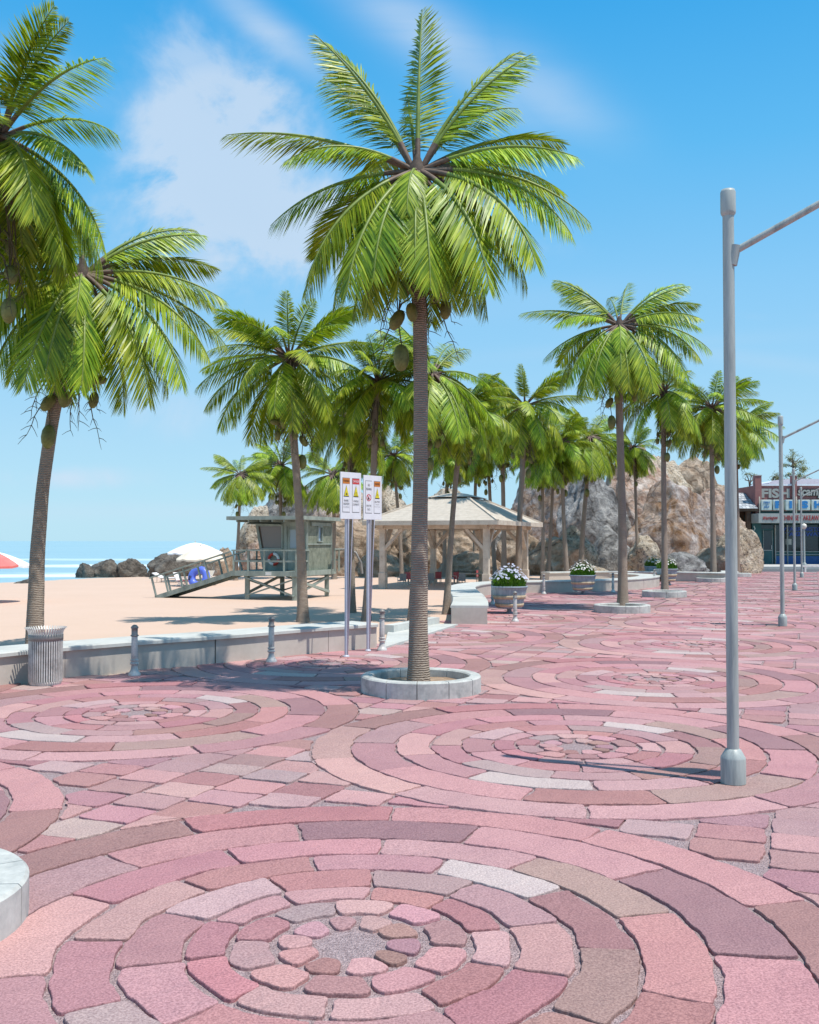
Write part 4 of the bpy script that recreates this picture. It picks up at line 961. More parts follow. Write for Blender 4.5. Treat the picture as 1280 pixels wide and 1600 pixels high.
# ------------------------------------------------------------------ beach things
def umbrella(name, C, rad, zr, za, mats, label, n=8, rot=.2, tilt=0):
    e = empty(name, C, rot, label, 'parasol', 'beach parasols'); e.rotation_euler[1] = tilt
    mb = MB()
    for k in range(n):
        a0, a1 = 2 * math.pi * k / n, 2 * math.pi * (k + 1) / n; N = 6; rows_ = []
        for i in range(N + 1):
            t = i / N; r = rad * t; z = za - (za - zr) * (t ** 1.45)
            rows_.append([(r * math.cos(a), r * math.sin(a), z - .05 * math.sin(math.pi * (q / 4)) * -t * 0 + .035 * rad * t * (1 if q in (0, 4) else 0)) for q, a in enumerate([a0 + (a1 - a0) * q / 4 for q in range(5)])])
        vs = [v for r_ in rows_ for v in r_]; fs = [(i * 5 + j, (i + 1) * 5 + j, (i + 1) * 5 + j + 1, i * 5 + j + 1) for i in range(N) for j in range(4)]
        mb.add(vs, fs, k % len(mats), True)
        vv = [rows_[-1][j] for j in range(5)] + [(x, y, z - .08) for (x, y, z) in rows_[-1]]; mb.add(vv, [(j, j + 5, j + 6, j + 1) for j in range(4)], k % len(mats))
    mb.build('canopy', mats, e)
    mb = MB(); mb.tube([(0, 0, -.2), (0, 0, za + .08)], .025, 8); mb.build('pole', beige, e)
    mb = MB()
    for k in range(n): a = 2 * math.pi * k / n; mb.tube([(0, 0, za - .06), (rad * .55 * math.cos(a), rad * .55 * math.sin(a), za - (za - zr) * .42 - .03), (rad * math.cos(a), rad * math.sin(a), zr - .0)], .008, 4)
    mb.build('ribs', beige, e); return e
umbrella('beach_umbrella', Vector((-15.15, 36.5, -.03)), 1.35, 1.33, 1.86, [canvas_r, canvas_w], 'red and white striped parasol cut by the left edge of the view', rot=.35)
umbrella('beach_umbrella', Vector((-10.35, 50, -.05)), 1.18, 1.32, 1.98, [canvas_c], 'cream parasol standing in front of the white one beyond the ramp')
umbrella('beach_umbrella', Vector((-11.9, 56, -.1)), 1.5, 1.60, 2.2, [canvas_w], 'white parasol behind the cream one near the shore')
sr = empty('swim_ring', G(311, 919, -.03) + Vector((0, 0, .50)), R(-14), 'blue inflatable swim ring standing on the sand beyond the ramp', 'swim ring'); sr.rotation_euler[0] = R(-12)
torus(.37, .18, 40, 16).build('tube', bluev, sr)
mb = MB(); mb.add([(-.44, -.178, .06), (-.31, -.178, .06), (-.31, -.178, -.08), (-.44, -.178, -.08)], [(0, 3, 2, 1)]); mb.box((-.4, -.17, -.12), (.1, .02, .06)); mb.build('valve_patch', blackp, sr)
def beach_chair(P, rz, label, mats, s=.75):
    e = empty('folding_beach_chair', P, rz, label, 'chair', 'folding chairs on the beach'); e.scale = (s,) * 3
    mb = MB()
    for x in (-.28, .28): mb.bar((x, -.35, .0), (x, .3, .5), .03); mb.bar((x, .35, .0), (x, -.3, .42), .03); mb.bar((x, .22, .4), (x, .5, .95), .03); mb.bar((x, -.35, .58), (x, .3, .6), .05, .03)
    for y, z in ((-.33, .02), (.33, .02)): mb.bar((-.28, y, z), (.28, y, z), .03)
    mb.build('frame', whitep, e)
    mb = MB(); mb.bar((0, -.3, .41), (0, .24, .38), .54, .025); mb.build('seat', mats[0], e)
    mb = MB(); mb.bar((0, .24, .42), (0, .49, .93), .54, .025, up=(0, 1, .3)); mb.build('backrest', mats[1], e); return e
beach_chair(G(284, 917, -.03), R(60), 'folding beach chair with white and red fabric left of the blue swim ring', [redp, canvas_w])
beach_chair(G(322, 913, -.03), R(-40), 'white folding beach chair behind the blue swim ring', [canvas_w, canvas_c])
P = G(262, 910, -.03); e = empty('beach_lounger', P, R(75), 'low white lounger on the sand at the foot of the ramp', 'lounger'); mb = MB()
mb.bar((0, -.7, .25), (0, .3, .25), .5, .04); mb.bar((0, .3, .25), (0, .8, .5), .5, .04); mb.build('sling', canvas_w, e)
mb = MB()
for x in (-.24, .24):
    for y in (-.6, .5): mb.bar((x, y, 0), (x, y, .25), .03)
    mb.bar((x, -.7, .22), (x, .3, .22), .04)
mb.build('frame', beige, e)

# ------------------------------------------------------------------ gazebo
GO = Vector((3.45, 45.2, -.03)); g1 = Vector((-.936, .352, 0)); g2_ = Vector((.352, .936, 0)); GW, GD = 5.0, 7.1
gz = empty('gazebo', GO, 0, 'pale timber gazebo with hipped shingle roof on the sand', 'gazebo')
def Q(s, t, z): return g1 * s + g2_ * t + Vector((0, 0, z))
ze = 3.0
for (s, t) in ((0, 0), (GW, 0), (0, GD), (GW, GD), (GW / 2 - .2, GD)):
    mb = MB(); mb.bar(Q(s, t, -.1), Q(s, t, ze - .1), .27, .27, up=g2_); mb.bar(Q(s, t, -.1), Q(s, t, .75), .34, .34, up=g2_); mb.build('post', beige, gz, bevel=.02)
    for ds in (-1, 1):
        for dt in (0, 1):
            a = Vector((s, t)); b = (a.x + (ds * .95 if not dt else 0), a.y + (0 if not dt else ds * .95))
            if -.01 <= b[0] <= GW + .01 and -.01 <= b[1] <= GD + .01:
                mb = MB(); mb.bar(Q(s, t, ze - 1.25), Q(b[0], b[1], ze - .22), .14, .2, up=g2_ if not dt else g1); mb.build('brace', beige, gz)
mb = MB()
for (a, b) in (((-.3, 0), (GW + .3, 0)), ((-.3, GD), (GW + .3, GD)), ((0, -.3), (0, GD + .3)), ((GW, -.3), (GW, GD + .3))): mb.bar(Q(a[0], a[1], ze - .12 + (0 if a[1] == b[1] else .02)), Q(b[0], b[1], ze - .12 + (0 if a[1] == b[1] else .02)), .2, .22)
mb.build('beam', beige, gz)
ov = .72; zr_ = 4.28; k1, k2 = 1.55, 2.2
lo = [(-ov, -ov), (GW + ov, -ov), (GW + ov, GD + ov), (-ov, GD + ov)]; hi = [(k1, k2), (GW - k1, k2), (GW - k1, GD - k2), (k1, GD - k2)]
mb = MB(); vs = [Q(a, b, ze + .12) for a, b in lo] + [Q(a, b, zr_) for a, b in hi]
mb.add(vs, [(i, (i + 1) % 4, 4 + (i + 1) % 4, 4 + i) for i in range(4)] + [(4, 5, 6, 7)]); mb.add([Q(a, b, ze + .02) for a, b in lo], [(3, 2, 1, 0)])
rf = mb.build('roof', shingle_t.m, gz)
mb = MB()
for i in range(4): a, b = lo[i], lo[(i + 1) % 4]; mb.bar(Q(a[0], a[1], ze + .04), Q(b[0], b[1], ze + .04), .07, .20)
mb.build('fascia', beige, gz)
mb = MB()
for i in range(4): mb.bar(Q(*lo[i], ze + .14), Q(*hi[i], zr_ + .02), .12, .06)
mb.build('hip_cap', beige, rf)
lo2 = [(k1 - .15, k2 - .15), (GW - k1 + .15, k2 - .15), (GW - k1 + .15, GD - k2 + .15), (k1 - .15, GD - k2 + .15)]; hi2 = [(k1 + .6, k2 + .9), (GW - k1 - .6, k2 + .9), (GW - k1 - .6, GD - k2 - .9), (k1 + .6, GD - k2 - .9)]
mb = MB(); mb.add([Q(a, b, zr_ + .05) for a, b in lo2] + [Q(a, b, zr_ + .26) for a, b in hi2], [(i, (i + 1) % 4, 4 + (i + 1) % 4, 4 + i) for i in range(4)] + [(4, 5, 6, 7), (3, 2, 1, 0)])
mb.build('roof_lantern', shingle_t.m, rf)
def dining_chair(P, rz, mat, label, s=.68):
    e = empty('dining_chair', P, rz, label, 'chair', 'chairs under the gazebo'); e.scale = (s,) * 3
    for x in (-.22, .22):
        for y in (-.2, .22): mb = MB(); mb.bar((x, y, 0), (x, y, .44), .045); mb.build('leg', beige, e)
    mb = MB(); mb.box((0, 0, .46), (.5, .5, .07)); mb.build('seat', mat, e, bevel=.015)
    mb = MB(); mb.bar((0, .23, .49), (0, .3, .95), .48, .06, up=(0, 1, 0)); mb.build('backrest', mat, e, bevel=.015)
    mb = MB()
    for x in (-.25, .25): mb.bar((x, -.2, .66), (x, .25, .68), .04, .03); mb.bar((x, -.18, .46), (x, -.18, .66), .03)
    mb.build('armrest', beige, e)
CH = [(628, 917, greyw, 200, 'grey chair at the left end of the gazebo, beside its near left post'), (640, 914, redc, 150, 'red cushioned chair next to the grey one at the left of the gazebo'), (674, 916, greyw, 170, 'grey chair between the foreground palm and the next trunk'),
      (684, 913, redc, 190, 'red chair just left of the trunk by the curved bench'), (716, 914, redc, 30, 'red chair at the left end of the long table'), (722, 917, greyw, 180, 'grey chair with its back to the viewer at the long table'),
      (750, 910, redc, 10, 'red chair at the right end of the long table'), (706, 910, redc, 90, 'red chair behind the trunk by the curved bench')]
for (px, py, m, rz_, lb) in CH: dining_chair(G(px, py, -.03), R(rz_), m, lb)
for (px, py, L, lb) in ((735, 912, 1.8, 'long pale table under the gazebo at its right side'), (655, 913, 1.2, 'pale table under the gazebo behind the foreground palm trunk')):
    e = empty('dining_table', G(px, py, -.03), R(-18), lb, 'table', 'tables under the gazebo')
    mb = MB(); mb.box((0, 0, .52), (L, .8, .05)); mb.build('tabletop', beige, e, bevel=.01)
    for x in (-L / 2 + .12, L / 2 - .12):
        for y in (-.3, .3): mb = MB(); mb.box((x, y, .245), (.07, .07, .49)); mb.build('leg', beige, e)

# ------------------------------------------------------------------ boulders
def boulder(cx, yt, hw, Y, mat, label, seed, depth=.8, zb=-.4, sub=5, rough=1.0, group='boulders behind the beach'):
    top = AT(cx, yt, Y); X = top.x; hwm = hw / F * Y; hh = (top.z - zb)
    bm = bmesh.new(); bmesh.ops.create_icosphere(bm, subdivisions=sub, radius=1)
    r_ = random.Random(seed); planes = []
    for k in range(16):
        n = Vector((r_.uniform(-1, 1), r_.uniform(-1, 1), r_.uniform(-.5, 1))).normalized(); planes.append((n, r_.uniform(.62, .92)))
    so = Vector((seed * 3.1, seed * 1.7, 0))
    for v in bm.verts:
        p = v.co.copy(); d = 1.0
        for n, h_ in planes:
            q = p.dot(n)
            if q > h_ * .999: d = min(d, h_ / q)
        d = d * .75 + (d ** .5) * .25 * d + .0
        p = p * d
        f = noise.fractal(p * 1.5 + so, 1.0, 2.1, 4) * .12 + abs(noise.noise(p * 3.2 + so)) * -.10 + noise.fractal(p * 7 + so, 1, 2.2, 4) * .035 * rough
        v.co = p * (1 + f)
    zs_ = [v.co.z for v in bm.verts]; xs_ = [v.co.x for v in bm.verts]; zmx = max(zs_); xr = (max(xs_) - min(xs_)) / 2; xc = (max(xs_) + min(xs_)) / 2
    for v in bm.verts:
        zz = v.co.z / zmx
        v.co = Vector(((v.co.x - xc) / xr * hwm, v.co.y * hwm * depth, (zz + .45) / 1.45 * hh))
    me = D.meshes.new('boulder'); bm.to_mesh(me); bm.free(); me.materials.append(mat)
    me.polygons.foreach_set('use_smooth', [True] * len(me.polygons))
    o = D.objects.new('boulder', me); COL.objects.link(o); o.location = (X, Y, zb); tag(o, label, 'rock', group)
BL = [(133, 879, 15, 72, rk_dark, 'small pointed dark rock at the left end of the shore rocks'), (163, 873, 27, 73, rk_dark, 'rounded dark rock second from the left on the shore'), (204, 872, 27, 73, rk_dark, 'broad dark rock third from the left on the shore'),
 (272, 861, 42, 71, rk_dark, 'big dark rounded rock below the white parasol'), (318, 864, 30, 74, rk_dark, 'dark rock behind the cream parasol pole'), (240, 886, 14, 72, rk_dark, 'small low rock beside the big dark shore rock'),
 (350, 855, 24, 68, rk_tan, 'tan rock between the cream parasol and the lifeguard tower'), (398, 845, 24, 66, rk_pink, 'pinkish rock seen above the lifeguard tower railing'), (400, 790, 28, 72, rk_gran, 'speckled rock behind the left part of the tower roof'),
 (457, 757, 76, 76, rk_blue, 'grey domed boulder behind the lifeguard tower'), (518, 752, 66, 80, rk_gran, 'pale speckled boulder between tower and warning signs'), (520, 778, 62, 70, rk_pink, 'reddish sloping boulder right of the lifeguard cabin'),
 (604, 755, 58, 82, rk_gran, 'pale boulder whose top shows right of the warning signs'), (565, 810, 62, 66, rk_tan, 'tan boulder behind the warning sign posts'), (640, 800, 58, 67, rk_tan, 'tan cracked boulder behind the gazebo left side'),
 (600, 858, 45, 63.5, rk_tan, 'low tan boulder on the sand behind the signs'), (700, 762, 70, 84, rk_gran, 'speckled boulder above the gazebo roof'), (715, 812, 60, 68, rk_tan, 'tan boulder seen through the gazebo'),
 (770, 790, 62, 72, rk_blue, 'grey boulder behind the right side of the gazebo'), (735, 860, 52, 63.5, rk_tan, 'low cracked boulder under the gazebo roof line'), (810, 818, 50, 69, rk_tan, 'tan boulder behind the right gazebo posts'),
 (868, 838, 52, 66, rk_tan, 'tan boulder behind the thin palms right of the gazebo'), (860, 722, 70, 86, rk_swirl, 'tall swirled rock behind the thin palms'), (900, 820, 36, 67, rk_gran, 'black and white speckled rock behind the middle flower barrel'),
 (930, 724, 62, 78, rk_blue, 'tall blue grey rock face left of the second row palm'), (985, 716, 70, 86, rk_pink, 'tall pinkish rock behind the tall plaza palm'), (955, 820, 42, 69, rk_blue, 'dark blue grey rock at the base of the rock face'),
 (1025, 694, 74, 92, rk_gran, 'highest pale rock at the top of the boulder pile'), (1085, 712, 60, 94, rk_tan, 'rough tan rock right of the highest pale one'), (1045, 748, 76, 76, rk_swirl, 'huge rounded boulder with brown and blue grey streaks'),
 (1112, 762, 55, 84, rk_pink, 'pinkish boulder between the round one and the near lamp post'), (1140, 800, 33, 84, rk_tan, 'brownish boulder right behind the near lamp post'), (1152, 824, 40, 69, rk_gran, 'rough speckled boulder at the right end, next to the shop'),
 (1115, 845, 44, 67, rk_tan, 'tan boulder at the foot of the huge rounded one'), (1008, 836, 36, 66, rk_gran, 'triangular speckled rock behind the far flower barrels'), (1062, 862, 46, 63, rk_blue, 'low grey rock slab in front of the huge rounded boulder'),
 (925, 882, 42, 62, rk_gran, 'flat speckled rock ledge behind the middle flower barrel'), (45, 903, 24, 62, rk_dark, 'flat dark rock washed by the surf at the left')]
for i, (cx, yt, hw, Y, m, lb) in enumerate(BL):
    boulder(cx, yt, hw, Y, m, lb, i + 11, zb=(-.6 if cx < 360 else -.3), sub=(6 if hw > 50 else 5))

# ------------------------------------------------------------------ shop
SY = 88.8; k_ = SY / F
def sx_(px): return (px - 640) * k_
def sz_(py): return H + (845 - py) * k_
shop = empty('takeaway_shop', (sx_(1174), SY, 0), 0, 'pink brick fish takeaway shop with grey fascia and teal shopfront', 'building')
OX = sx_(1174)
def sb_(name, x0, x1, y0, y1, d0, d1, mat, parent=None, bevel=0):
    mb = MB(); a, b = sx_(x0) - OX, sx_(x1) - OX; z0, z1 = sz_(y1), sz_(y0)
    mb.box(((a + b) / 2, (d0 + d1) / 2, (z0 + z1) / 2), (b - a, d1 - d0, z1 - z0)); return mb.build(name, mat, parent or shop, bevel=bevel)
XR = 1352
sb_('wall', 1184, XR, 758, 803, .6, 9, brickp); sb_('wall', 1176, 1190, 803.2, 886.5, .1, 8.8, tealp); sb_('wall', 1340, XR, 803.2, 886.5, .1, 8.8, tealp)
sb_('wall', 1190.1, 1339.9, 803.2, 820, .62, 8.8, tealp); sb_('wall', 1190.1, 1339.9, 820.1, 886.5, 5, 8.8, tealp)
for a, b in ((1183, 1193), (1241.5, 1248.5), (1298, 1305), (1345, 1353)): sb_('pillar', a, b, 743, 803, .35, .95, brickp); sb_('pillar_cap', a - .5, b + .5, 741.5, 742.9, .3, 1.0, pavem)
sb_('coping', 1193.1, 1241.4, 755.5, 758.5, .5, 1.1, roofw); sb_('coping', 1248.6, 1297.9, 755.5, 758.5, .5, 1.1, roofw); sb_('coping', 1305.1, 1344.9, 755.5, 758.5, .5, 1.1, roofw)
fa = sb_('fascia', 1174, XR, 803, 817.5, -1.9, .58, greyp)
mb = MB(); n_ = 14; vs = []
for i in range(n_ + 1):
    a = math.pi * i / n_
    for y in (3.0, 8.0): vs.append((sx_(1285 - 62 * math.cos(math.pi - a) * -1) - OX if False else sx_(1275 + 55 * -math.cos(a)) - OX, y, sz_(758) + (math.sin(a) ** .45) * (sz_(744.5) - sz_(758))))
fs = [(2 * i, 2 * i + 2, 2 * i + 3, 2 * i + 1) for i in range(n_)] + [tuple(2 * i for i in range(n_ + 1))[::-1], tuple(2 * i + 1 for i in range(n_ + 1))]
mb.add(vs, fs); mb.build('white_roof', roofw, shop)
# door, windows
dr = sb_('door', 1191, 1211, 823, 886, .35, .5, tealp); sb_('door_panel', 1194.5, 1207.5, 829, 859, .30, .348, glass, dr); sb_('kick_panel', 1194.5, 1207.5, 861, 883, .31, .349, tealp, dr); sb_('transom', 1191.2, 1210.8, 820.2, 826, .30, .348, glass, dr)
for (x, y0, y1, w) in ((1194, 828, 884, .6), (1208, 828, 884, .6)): sb_('door_stile', x, x + w, y0, y1, .26, .299, greyp, dr)
sb_('door_rail', 1194.7, 1207.9, 859.2, 860.6, .26, .299, greyp, dr); sb_('door_handle', 1206.3, 1207.0, 852, 858, .2, .258, steel, dr)
wx = [1213, 1232, 1258, 1284, 1310, 1338]
sb_('stall_riser', 1213.5, 1339.5, 869, 882, .3, .5, bluep); sb_('plinth', 1213.5, 1339.5, 882.2, 886.5, .24, .5, brownp); sb_('sill', 1213.5, 1339.5, 861, 868.8, .34, .5, tealp)
for y in (861.5, 866.2): sb_('sill_rail', 1213.4, 1339.6, y, y + .9, .2, .338, greyp)
win = sb_('window', 1214.5, 1338.6, 820.4, 860.8, .42, .46, glass)
for x in wx: sb_('mullion', x - .8, x + .4, 820.2, 886.2, .15, .41, greyp, win)
sb_('notice', 1230, 1234.5, 842, 851, .36, .40, paper, win); sb_('notice', 1234.8, 1239, 842, 851, .36, .40, paper, win)
def ttx(name, body, cx, cy, hpx, wpx, d, mat, par=None, bold=.0, shear=0, rot=0):
    M = Matrix.Translation((sx_(cx) - OX, d, sz_(cy))) @ TX @ Matrix.Rotation(rot, 4, 'Z')
    return text_obj(name, body, hpx * k_ * 1.36, mat, par or shop, M, fit=wpx * k_ if wpx else None, ext=.02, offset=bold, shear=shear)
ttx('parapet_lettering', 'FISH', 1216, 771, 14, 44, .56, lgrey, bold=.045)
ttx('parapet_lettering', 'scampi', 1272, 768, 13, 46, .55, blackp, bold=.09, shear=.15); ttx('parapet_lettering', 'scampi', 1272, 768, 13, 44.5, .50, lgrey, bold=.03, shear=.15)
for (x0, x1, tx) in ((1188, 1204.5, None), (1206.5, 1222, 'F'), (1226, 1241, 'I'), (1246, 1264, 'S'), (1266.5, 1285, 'H'), (1288, 1305, None)):
    lb_ = sb_('light_box', x0, x1, 781, 797.5, -.35, .3, lbox, bevel=.06)
    if tx: ttx('box_letter', tx, (x0 + x1) / 2, 789.3, 10.5, (4 if tx == 'I' else 11), -.38, lblue, lb_, bold=.05)
t1 = ttx('box_lettering', 'FISH', 1196, 785.5, 3.2, 9, -.38, lblue); ttx('box_lettering', 'of', 1196, 789.2, 2, 3, -.38, lblue); ttx('box_lettering', 'DAY', 1196, 792.6, 3.2, 8, -.38, lblue)
sb_('sign_beam', 1188, 1340, 798.3, 802.5, .3, .58, tealp)
for x in (1186, 1243.5, 1300): sb_('bracket_pole', x, x + .9, 776, 803, -.2, -.05, canvas_c)
ttx('fascia_lettering', 'Warrington', 1191, 810.2, 5.6, 22, -1.93, lred, fa, shear=.4, rot=.05)
ttx('fascia_lettering', 'CHINESE TAKEAWAYS + FISH & CHIPS', 1266.8, 810.4, 8.2, 116.0, -1.93, lred, fa)
ttx('window_lettering', 'WARRINGTON', 1260, 827, 6, 70, .38, wblue, win, bold=.02); ttx('window_lettering', 'TAKEAWAYS', 1260, 835, 6, 62, .38, wblue, win, bold=.02)
mb = MB(); mb.tube([(sx_(1178) - OX, -.0, sz_(822)), (sx_(1179.5) - OX, -.05, sz_(826)), (sx_(1177) - OX, 0, sz_(831)), (sx_(1176.6) - OX, .05, sz_(884))], .05, 6); mb.build('drain_pipe', lbox, shop)
# open board
bd = empty('open_board', (sx_(1274), SY - 3.0, .15), 0, 'yellow OPEN menu board standing outside the takeaway window', 'sign'); kk2 = (SY - 3) / F
bz = H + (845 - 856) * kk2 - .15
mb = MB(); mb.box((0, 0, bz / 2 + .03), (22.5 * kk2, .12, bz - .06)); bp = mb.build('board', yellowp, bd, bevel=.03)
mb = MB(); mb.box((-.5, .15, .3), (.08, .6, .6)); mb.box((.5, .15, .3), (.08, .6, .6)); mb.build('stand', steeld, bd)
def bt(body, dz, size, mat, fit): text_obj('board_lettering', body, size, mat, bp, Matrix.Translation((0, -.075, bz - dz)) @ TX, fit=fit, offset=.008)
bt('OPEN', .17, .27, blackp, 1.05); bt('CHINESE', .42, .16, lred, .95); bt('MEALS', .60, .16, lred, .7); bt('TAKEAWAY', .78, .12, greyi, .8)
mb = MB(); mb.v = []; 
for a in range(20): a0 = 2 * math.pi * a / 20; a1 = 2 * math.pi * (a + 1) / 20; mb.add([(r * math.cos(t) , -.075, .42 + r * math.sin(t)) for r, t in ((.16, a0), (.16, a1), (.14, a1), (.14, a0))], [(0, 1, 2, 3)])
mb.box((0, -.07, .62), (.16, .02, .06)); mb.build('bowl_emblem', blackp, bp)
# neighbour
hs = empty('shingle_house', (sx_(1140), SY + 1, 0), 0, 'low house with pale shake roof left of the takeaway shop', 'building'); OXh = sx_(1140)
def hb(name, x0, x1, z0, z1, d0, d1, mat): mb = MB(); a, b = sx_(x0) - OXh, sx_(x1) - OXh; mb.box(((a + b) / 2, (d0 + d1) / 2, (z0 + z1) / 2), (b - a, d1 - d0, z1 - z0)); return mb.build(name, mat, hs)
hb('wall', 1120, 1175.5, 0, 4.78, 1.2, 5.6, brownp); hb('porch_post', 1167, 1173.4, 0, 4.8, -1.0, -.5, brownp); hb('eave_board', 1120, 1182.5, 4.8, 5.0, -1.3, 1.1, brownp); hb('blue_panel', 1176, 1183, 4.0, 4.78, .2, .6, bluep)
shk = NT('shake_roof'); c = shk.co('Object'); br_ = shk.n('TexBrick'); br_.inputs['Scale'].default_value = 1.0; br_.inputs['Color1'].default_value = srgb(196, 198, 200); br_.inputs['Color2'].default_value = srgb(140, 146, 150); br_.inputs['Mortar'].default_value = srgb(90, 94, 98)
br_.inputs['Brick Width'].default_value = .32; br_.inputs['Row Height'].default_value = .24; br_.inputs['Mortar Size'].default_value = .02
mp = shk.n('Mapping'); mp.inputs['Rotation'].default_value = (R(90), 0, 0); shk.l(c, mp.inputs[0]); shk.l(mp.outputs[0], br_.inputs[0]); shk.col(br_.outputs[0]); shk.set(.8)
mb = MB(); a, b = sx_(1118) - OXh, sx_(1183) - OXh; z0, z1 = 5.02, sz_(767.5)
mb.add([(a, -1.4, z0), (b, -1.4, z0), (b, 2.2, z1), (a, 2.2, z1), (b, 5.8, z0), (a, 5.8, z0)], [(0, 1, 2, 3), (3, 2, 4, 5), (1, 4, 2), (0, 3, 5), (0, 5, 4, 1)]); mb.build('roof', shk.m, hs)
# white rail at the plaza edge
P = G(1244, 893); e = empty('white_rail', (P.x, 71.0, 0), 0, 'low white rail on short posts at the far plaza edge', 'rail'); mb = MB(); mb.box((2.4, 0, .42), (4.9, .12, .14)); mb.build('rail', whitep, e)
for x in (.15, 2.4, 4.7): mb = MB(); mb.box((x, 0, .18), (.1, .1, .36)); mb.build('post', whitep, e)

# ------------------------------------------------------------------ background trees
def tree(px, ytop, Y, hwpx, label, seed, leafy=.7, clumps=26):
    r_ = random.Random(seed); X = (px - 640) / F * Y; top = H + (845 - ytop) / F * Y; e = empty('tree', (X, Y, 0), 0, label, 'tree', 'sparse trees beyond the shop and rocks')
    mb = MB(); W = hwpx / F * Y; lf = MB(); ends = []
    mb.tube([(0, 0, 0), (.1, 0, top * .35), (-.1, .1, top * .62), (.15, 0, top * .95)], [.22, .17, .12, .03], 8)
    for k in range(clumps):
        z0 = top * r_.uniform(.5, .9); a = r_.random() * 6.28; L = W * r_.uniform(.35, 1.0) * (1.15 - (z0 / top - .5)); end = Vector((math.cos(a) * L, math.sin(a) * L, min(top, z0 + r_.uniform(.1, .9))))
        st_ = Vector((0, 0, z0)); mid = st_.lerp(end, .5) + Vector((r_.uniform(-.2, .2), r_.uniform(-.2, .2), r_.uniform(-.1, .3))); mb.tube([st_, mid, end], [.06, .035, .012], 5)
        ends.append((end, mid))
        for q in range(3):
            d = Vector((r_.uniform(-1, 1), r_.uniform(-1, 1), r_.uniform(-.3, 1))) * .5; mb.tube([end, end + d * .6, end + d], [.012, .008, .005], 3)
    for (en, mid) in ends:
        if r_.random() > leafy: continue
        for c_ in range(4):
            ce = mid.lerp(en, r_.uniform(.6, 1.15)) + Vector((r_.gauss(0, .25), r_.gauss(0, .25), r_.gauss(0, .18))); rr = r_.uniform(.2, .42)
            for q in range(45):
                p = ce + Vector((r_.gauss(0, rr * .5), r_.gauss(0, rr * .5), r_.gauss(0, rr * .35))); u = Vector((r_.uniform(-1, 1), r_.uniform(-1, 1), r_.uniform(-1, 1))).normalized(); w_ = u.orthogonal().normalized(); s_ = r_.uniform(.05, .1)
                lf.add([p - u * s_, p + w_ * s_ * .45, p + u * s_, p - w_ * s_ * .45], [(0, 1, 2, 3)])
    mb.build('trunk', barkm, e)
    if lf.v: lf.build('crown', treem, e)
tree(1240, 706, 100, 30, 'olive green sparse tree rising behind the takeaway shop', 4, .75, 30)
tree(1208, 738, 99, 16, 'small conical tree just above the takeaway parapet', 5, .9, 16)
tree(1172, 735, 98, 18, 'leafless twiggy tree above the shake roof house', 6, .12, 26)
tree(1090, 690, 104, 26, 'bare twiggy tree on top of the boulder pile', 7, .15, 24)
tree(704, 728, 96, 24, 'bare twiggy tree behind the boulders over the gazebo', 8, .2, 24)

# ------------------------------------------------------------------ camera, sun, sky
cam = D.cameras.new('camera'); co = D.objects.new('camera', cam); COL.objects.link(co); sc.camera = co
co.location = (0, 0, H); co.rotation_euler = (math.pi / 2 + PITCH, 0, 0)
cam.sensor_fit = 'VERTICAL'; cam.sensor_height = 24; cam.lens = F / 1600 * 24; cam.clip_end = 12000; cam.clip_start = .05
EL = R(67.4); sdir = Vector((.858, -.513, 0)).normalized() * math.cos(EL) + Vector((0, 0, math.sin(EL)))
sl = D.lights.new('sun', 'SUN'); sl.energy = 3.3; sl.angle = R(.5); sl.color = (1, .95, .88); so_ = D.objects.new('sun', sl); COL.objects.link(so_)
so_.rotation_euler = sdir.to_track_quat('Z', 'Y').to_euler(); so_.location = (0, 0, 30)
wd = D.worlds.new('World'); sc.world = wd; wd.use_nodes = True; t = wd.node_tree; bg = t.nodes['Background']
class WN(NT):
    def __init__(s, tree): s.t = tree
wn = WN(t)
sky = wn.n('TexSky'); sky.sky_type = 'NISHITA'; sky.sun_disc = False; sky.sun_elevation = EL; sky.sun_rotation = math.atan2(sdir.x, sdir.y); sky.altitude = 0; sky.air_density = 1.15; sky.dust_density = .35; sky.ozone_density = 2.2
tc = wn.n('TexCoord'); sp = wn.n('SeparateXYZ'); wn.l(tc.outputs['Generated'], sp.inputs[0])
dy = wn.math('MAXIMUM', sp.outputs['Y'], .08); u = wn.math('DIVIDE', sp.outputs['X'], dy); v = wn.math('DIVIDE', sp.outputs['Z'], dy)
cb = wn.n('CombineXYZ'); wn.l(u, cb.inputs[0]); wn.l(v, cb.inputs[1])
nz = wn.noise(cb.outputs[0], 7.5, 8, .6, .3); nz2 = wn.noise(cb.outputs[0], 2.2, 5, .5, .3)
mpw = wn.n('Mapping'); mpw.inputs['Rotation'].default_value = (0, 0, R(35)); mpw.inputs['Scale'].default_value = (1.2, 6, 1); wn.l(cb.outputs[0], mpw.inputs[0]); nz3 = wn.noise(mpw.outputs[0], 2.4, 6, .55, .4)
def blob(px, py, rx, ry, ang=0, amp=1.0):
    du = wn.math('SUBTRACT', u, (px - 640) / F); dv = wn.math('SUBTRACT', v, (845 - py) / F); c, s = math.cos(R(ang)), math.sin(R(ang))
    a = wn.math('ADD', wn.math('MULTIPLY', du, c * F / rx), wn.math('MULTIPLY', dv, s * F / rx)); b = wn.math('ADD', wn.math('MULTIPLY', du, -s * F / ry), wn.math('MULTIPLY', dv, c * F / ry))
    r2 = wn.math('ADD', wn.math('MULTIPLY', a, a), wn.math('MULTIPLY', b, b))
    return wn.math('MULTIPLY', wn.math('EXPONENT', wn.math('MULTIPLY', r2, -1.0)), amp)
m1 = None
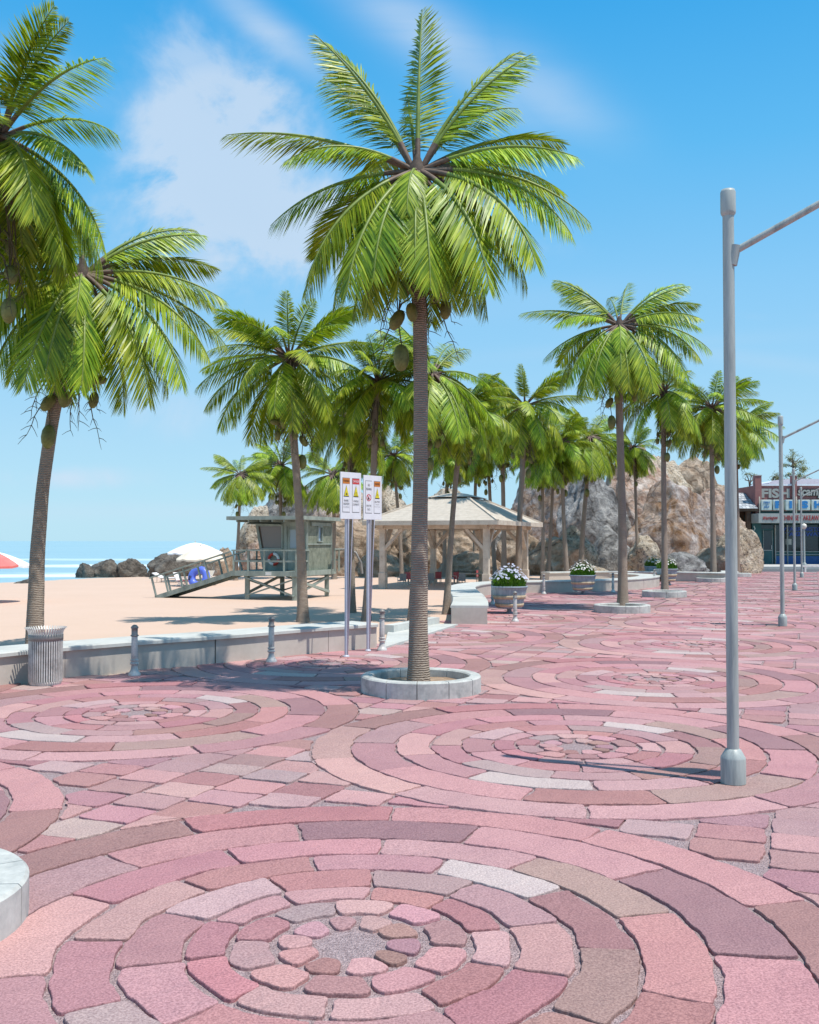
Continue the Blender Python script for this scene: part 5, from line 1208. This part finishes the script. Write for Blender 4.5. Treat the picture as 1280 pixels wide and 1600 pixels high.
for bl in [(330, 270, 155, 175, 0, 1.5), (460, 350, 150, 90, 0, 1.4), (390, 150, 80, 60, 0, 1.1), (570, 330, 130, 60, 0, .9), (200, 200, 60, 120, 0, .5), (290, 90, 130, 110, 0, .5), (270, 640, 110, 50, 0, .5), (110, 745, 140, 22, 0, .55), (60, 690, 160, 20, 0, .3), (1230, 490, 90, 14, 0, .4), (800, 390, 140, 40, 0, .3)]:
    b = blob(*bl); m1 = b if m1 is None else wn.math('MAXIMUM', m1, b)
nzs = wn.n('MapRange'); nzs.inputs[1].default_value = .36; nzs.inputs[2].default_value = .62; wn.l(nz, nzs.inputs[0])
puffy = wn.math('MULTIPLY', m1, wn.math('ADD', wn.math('MULTIPLY', nzs.outputs[0], .95), .12))
pf = wn.n('MapRange'); pf.interpolation_type = 'SMOOTHSTEP'; pf.inputs[1].default_value = .08; pf.inputs[2].default_value = .75; pf.inputs[4].default_value = .95; wn.l(puffy, pf.inputs[0])
m2 = None
for bl in [(420, 40, 120, 28, -38, 1.2), (690, 60, 200, 50, -35, 1.15), (840, 130, 130, 50, -30, .9), (900, 165, 40, 14, -30, .6), (60, 100, 100, 30, -30, .4), (1180, 560, 220, 14, -8, .3), (1000, 540, 260, 12, 4, .22), (700, 480, 300, 30, 5, .2), (150, 560, 260, 26, 4, .35), (200, 800, 300, 14, 0, .4)]:
    b = blob(*bl); m2 = b if m2 is None else wn.math('MAXIMUM', m2, b)
wisp = wn.math('MULTIPLY', m2, wn.math('ADD', nz3, .1))
fac = wn.math('MINIMUM', wn.math('ADD', pf.outputs[0], wn.math('MULTIPLY', wisp, .95)), 1.0)
K = 1 / (.12 * 2 ** .6)
def lc(r, g, b): c = srgb(r, g, b); return (c[0], c[1], c[2], 1)
grad = wn.ramp(sp.outputs['Z'], [(0, lc(178, 226, 248)), (.1, lc(166, 216, 246)), (.25, lc(130, 201, 247)), (.36, lc(88, 186, 244)), (.5, lc(34, 164, 236)), (.75, lc(118, 172, 216)), (1, lc(132, 174, 210))])
gk = wn.mix(1, grad, (K, K, K, 1), 'MULTIPLY')
skc = wn.mix(.9, sky.outputs[0], gk)
cc = wn.mix(nz2, (2.9, 3.7, 4.6, 1), (4.0, 4.6, 5.4, 1))
wn.l(wn.mix(wn.math('MULTIPLY', fac, .85), skc, cc), bg.inputs[0]); bg.inputs[1].default_value = .12
vs_ = sc.view_settings; vs_.view_transform = 'Standard'; vs_.look = 'None'; vs_.gamma = 1; vs_.exposure = .6; vs_.use_curve_mapping = False
sc.render.engine = 'CYCLES'; sc.cycles.max_bounces = 6; sc.cycles.transparent_max_bounces = 6; sc.cycles.caustics_reflective = False; sc.cycles.caustics_refractive = False
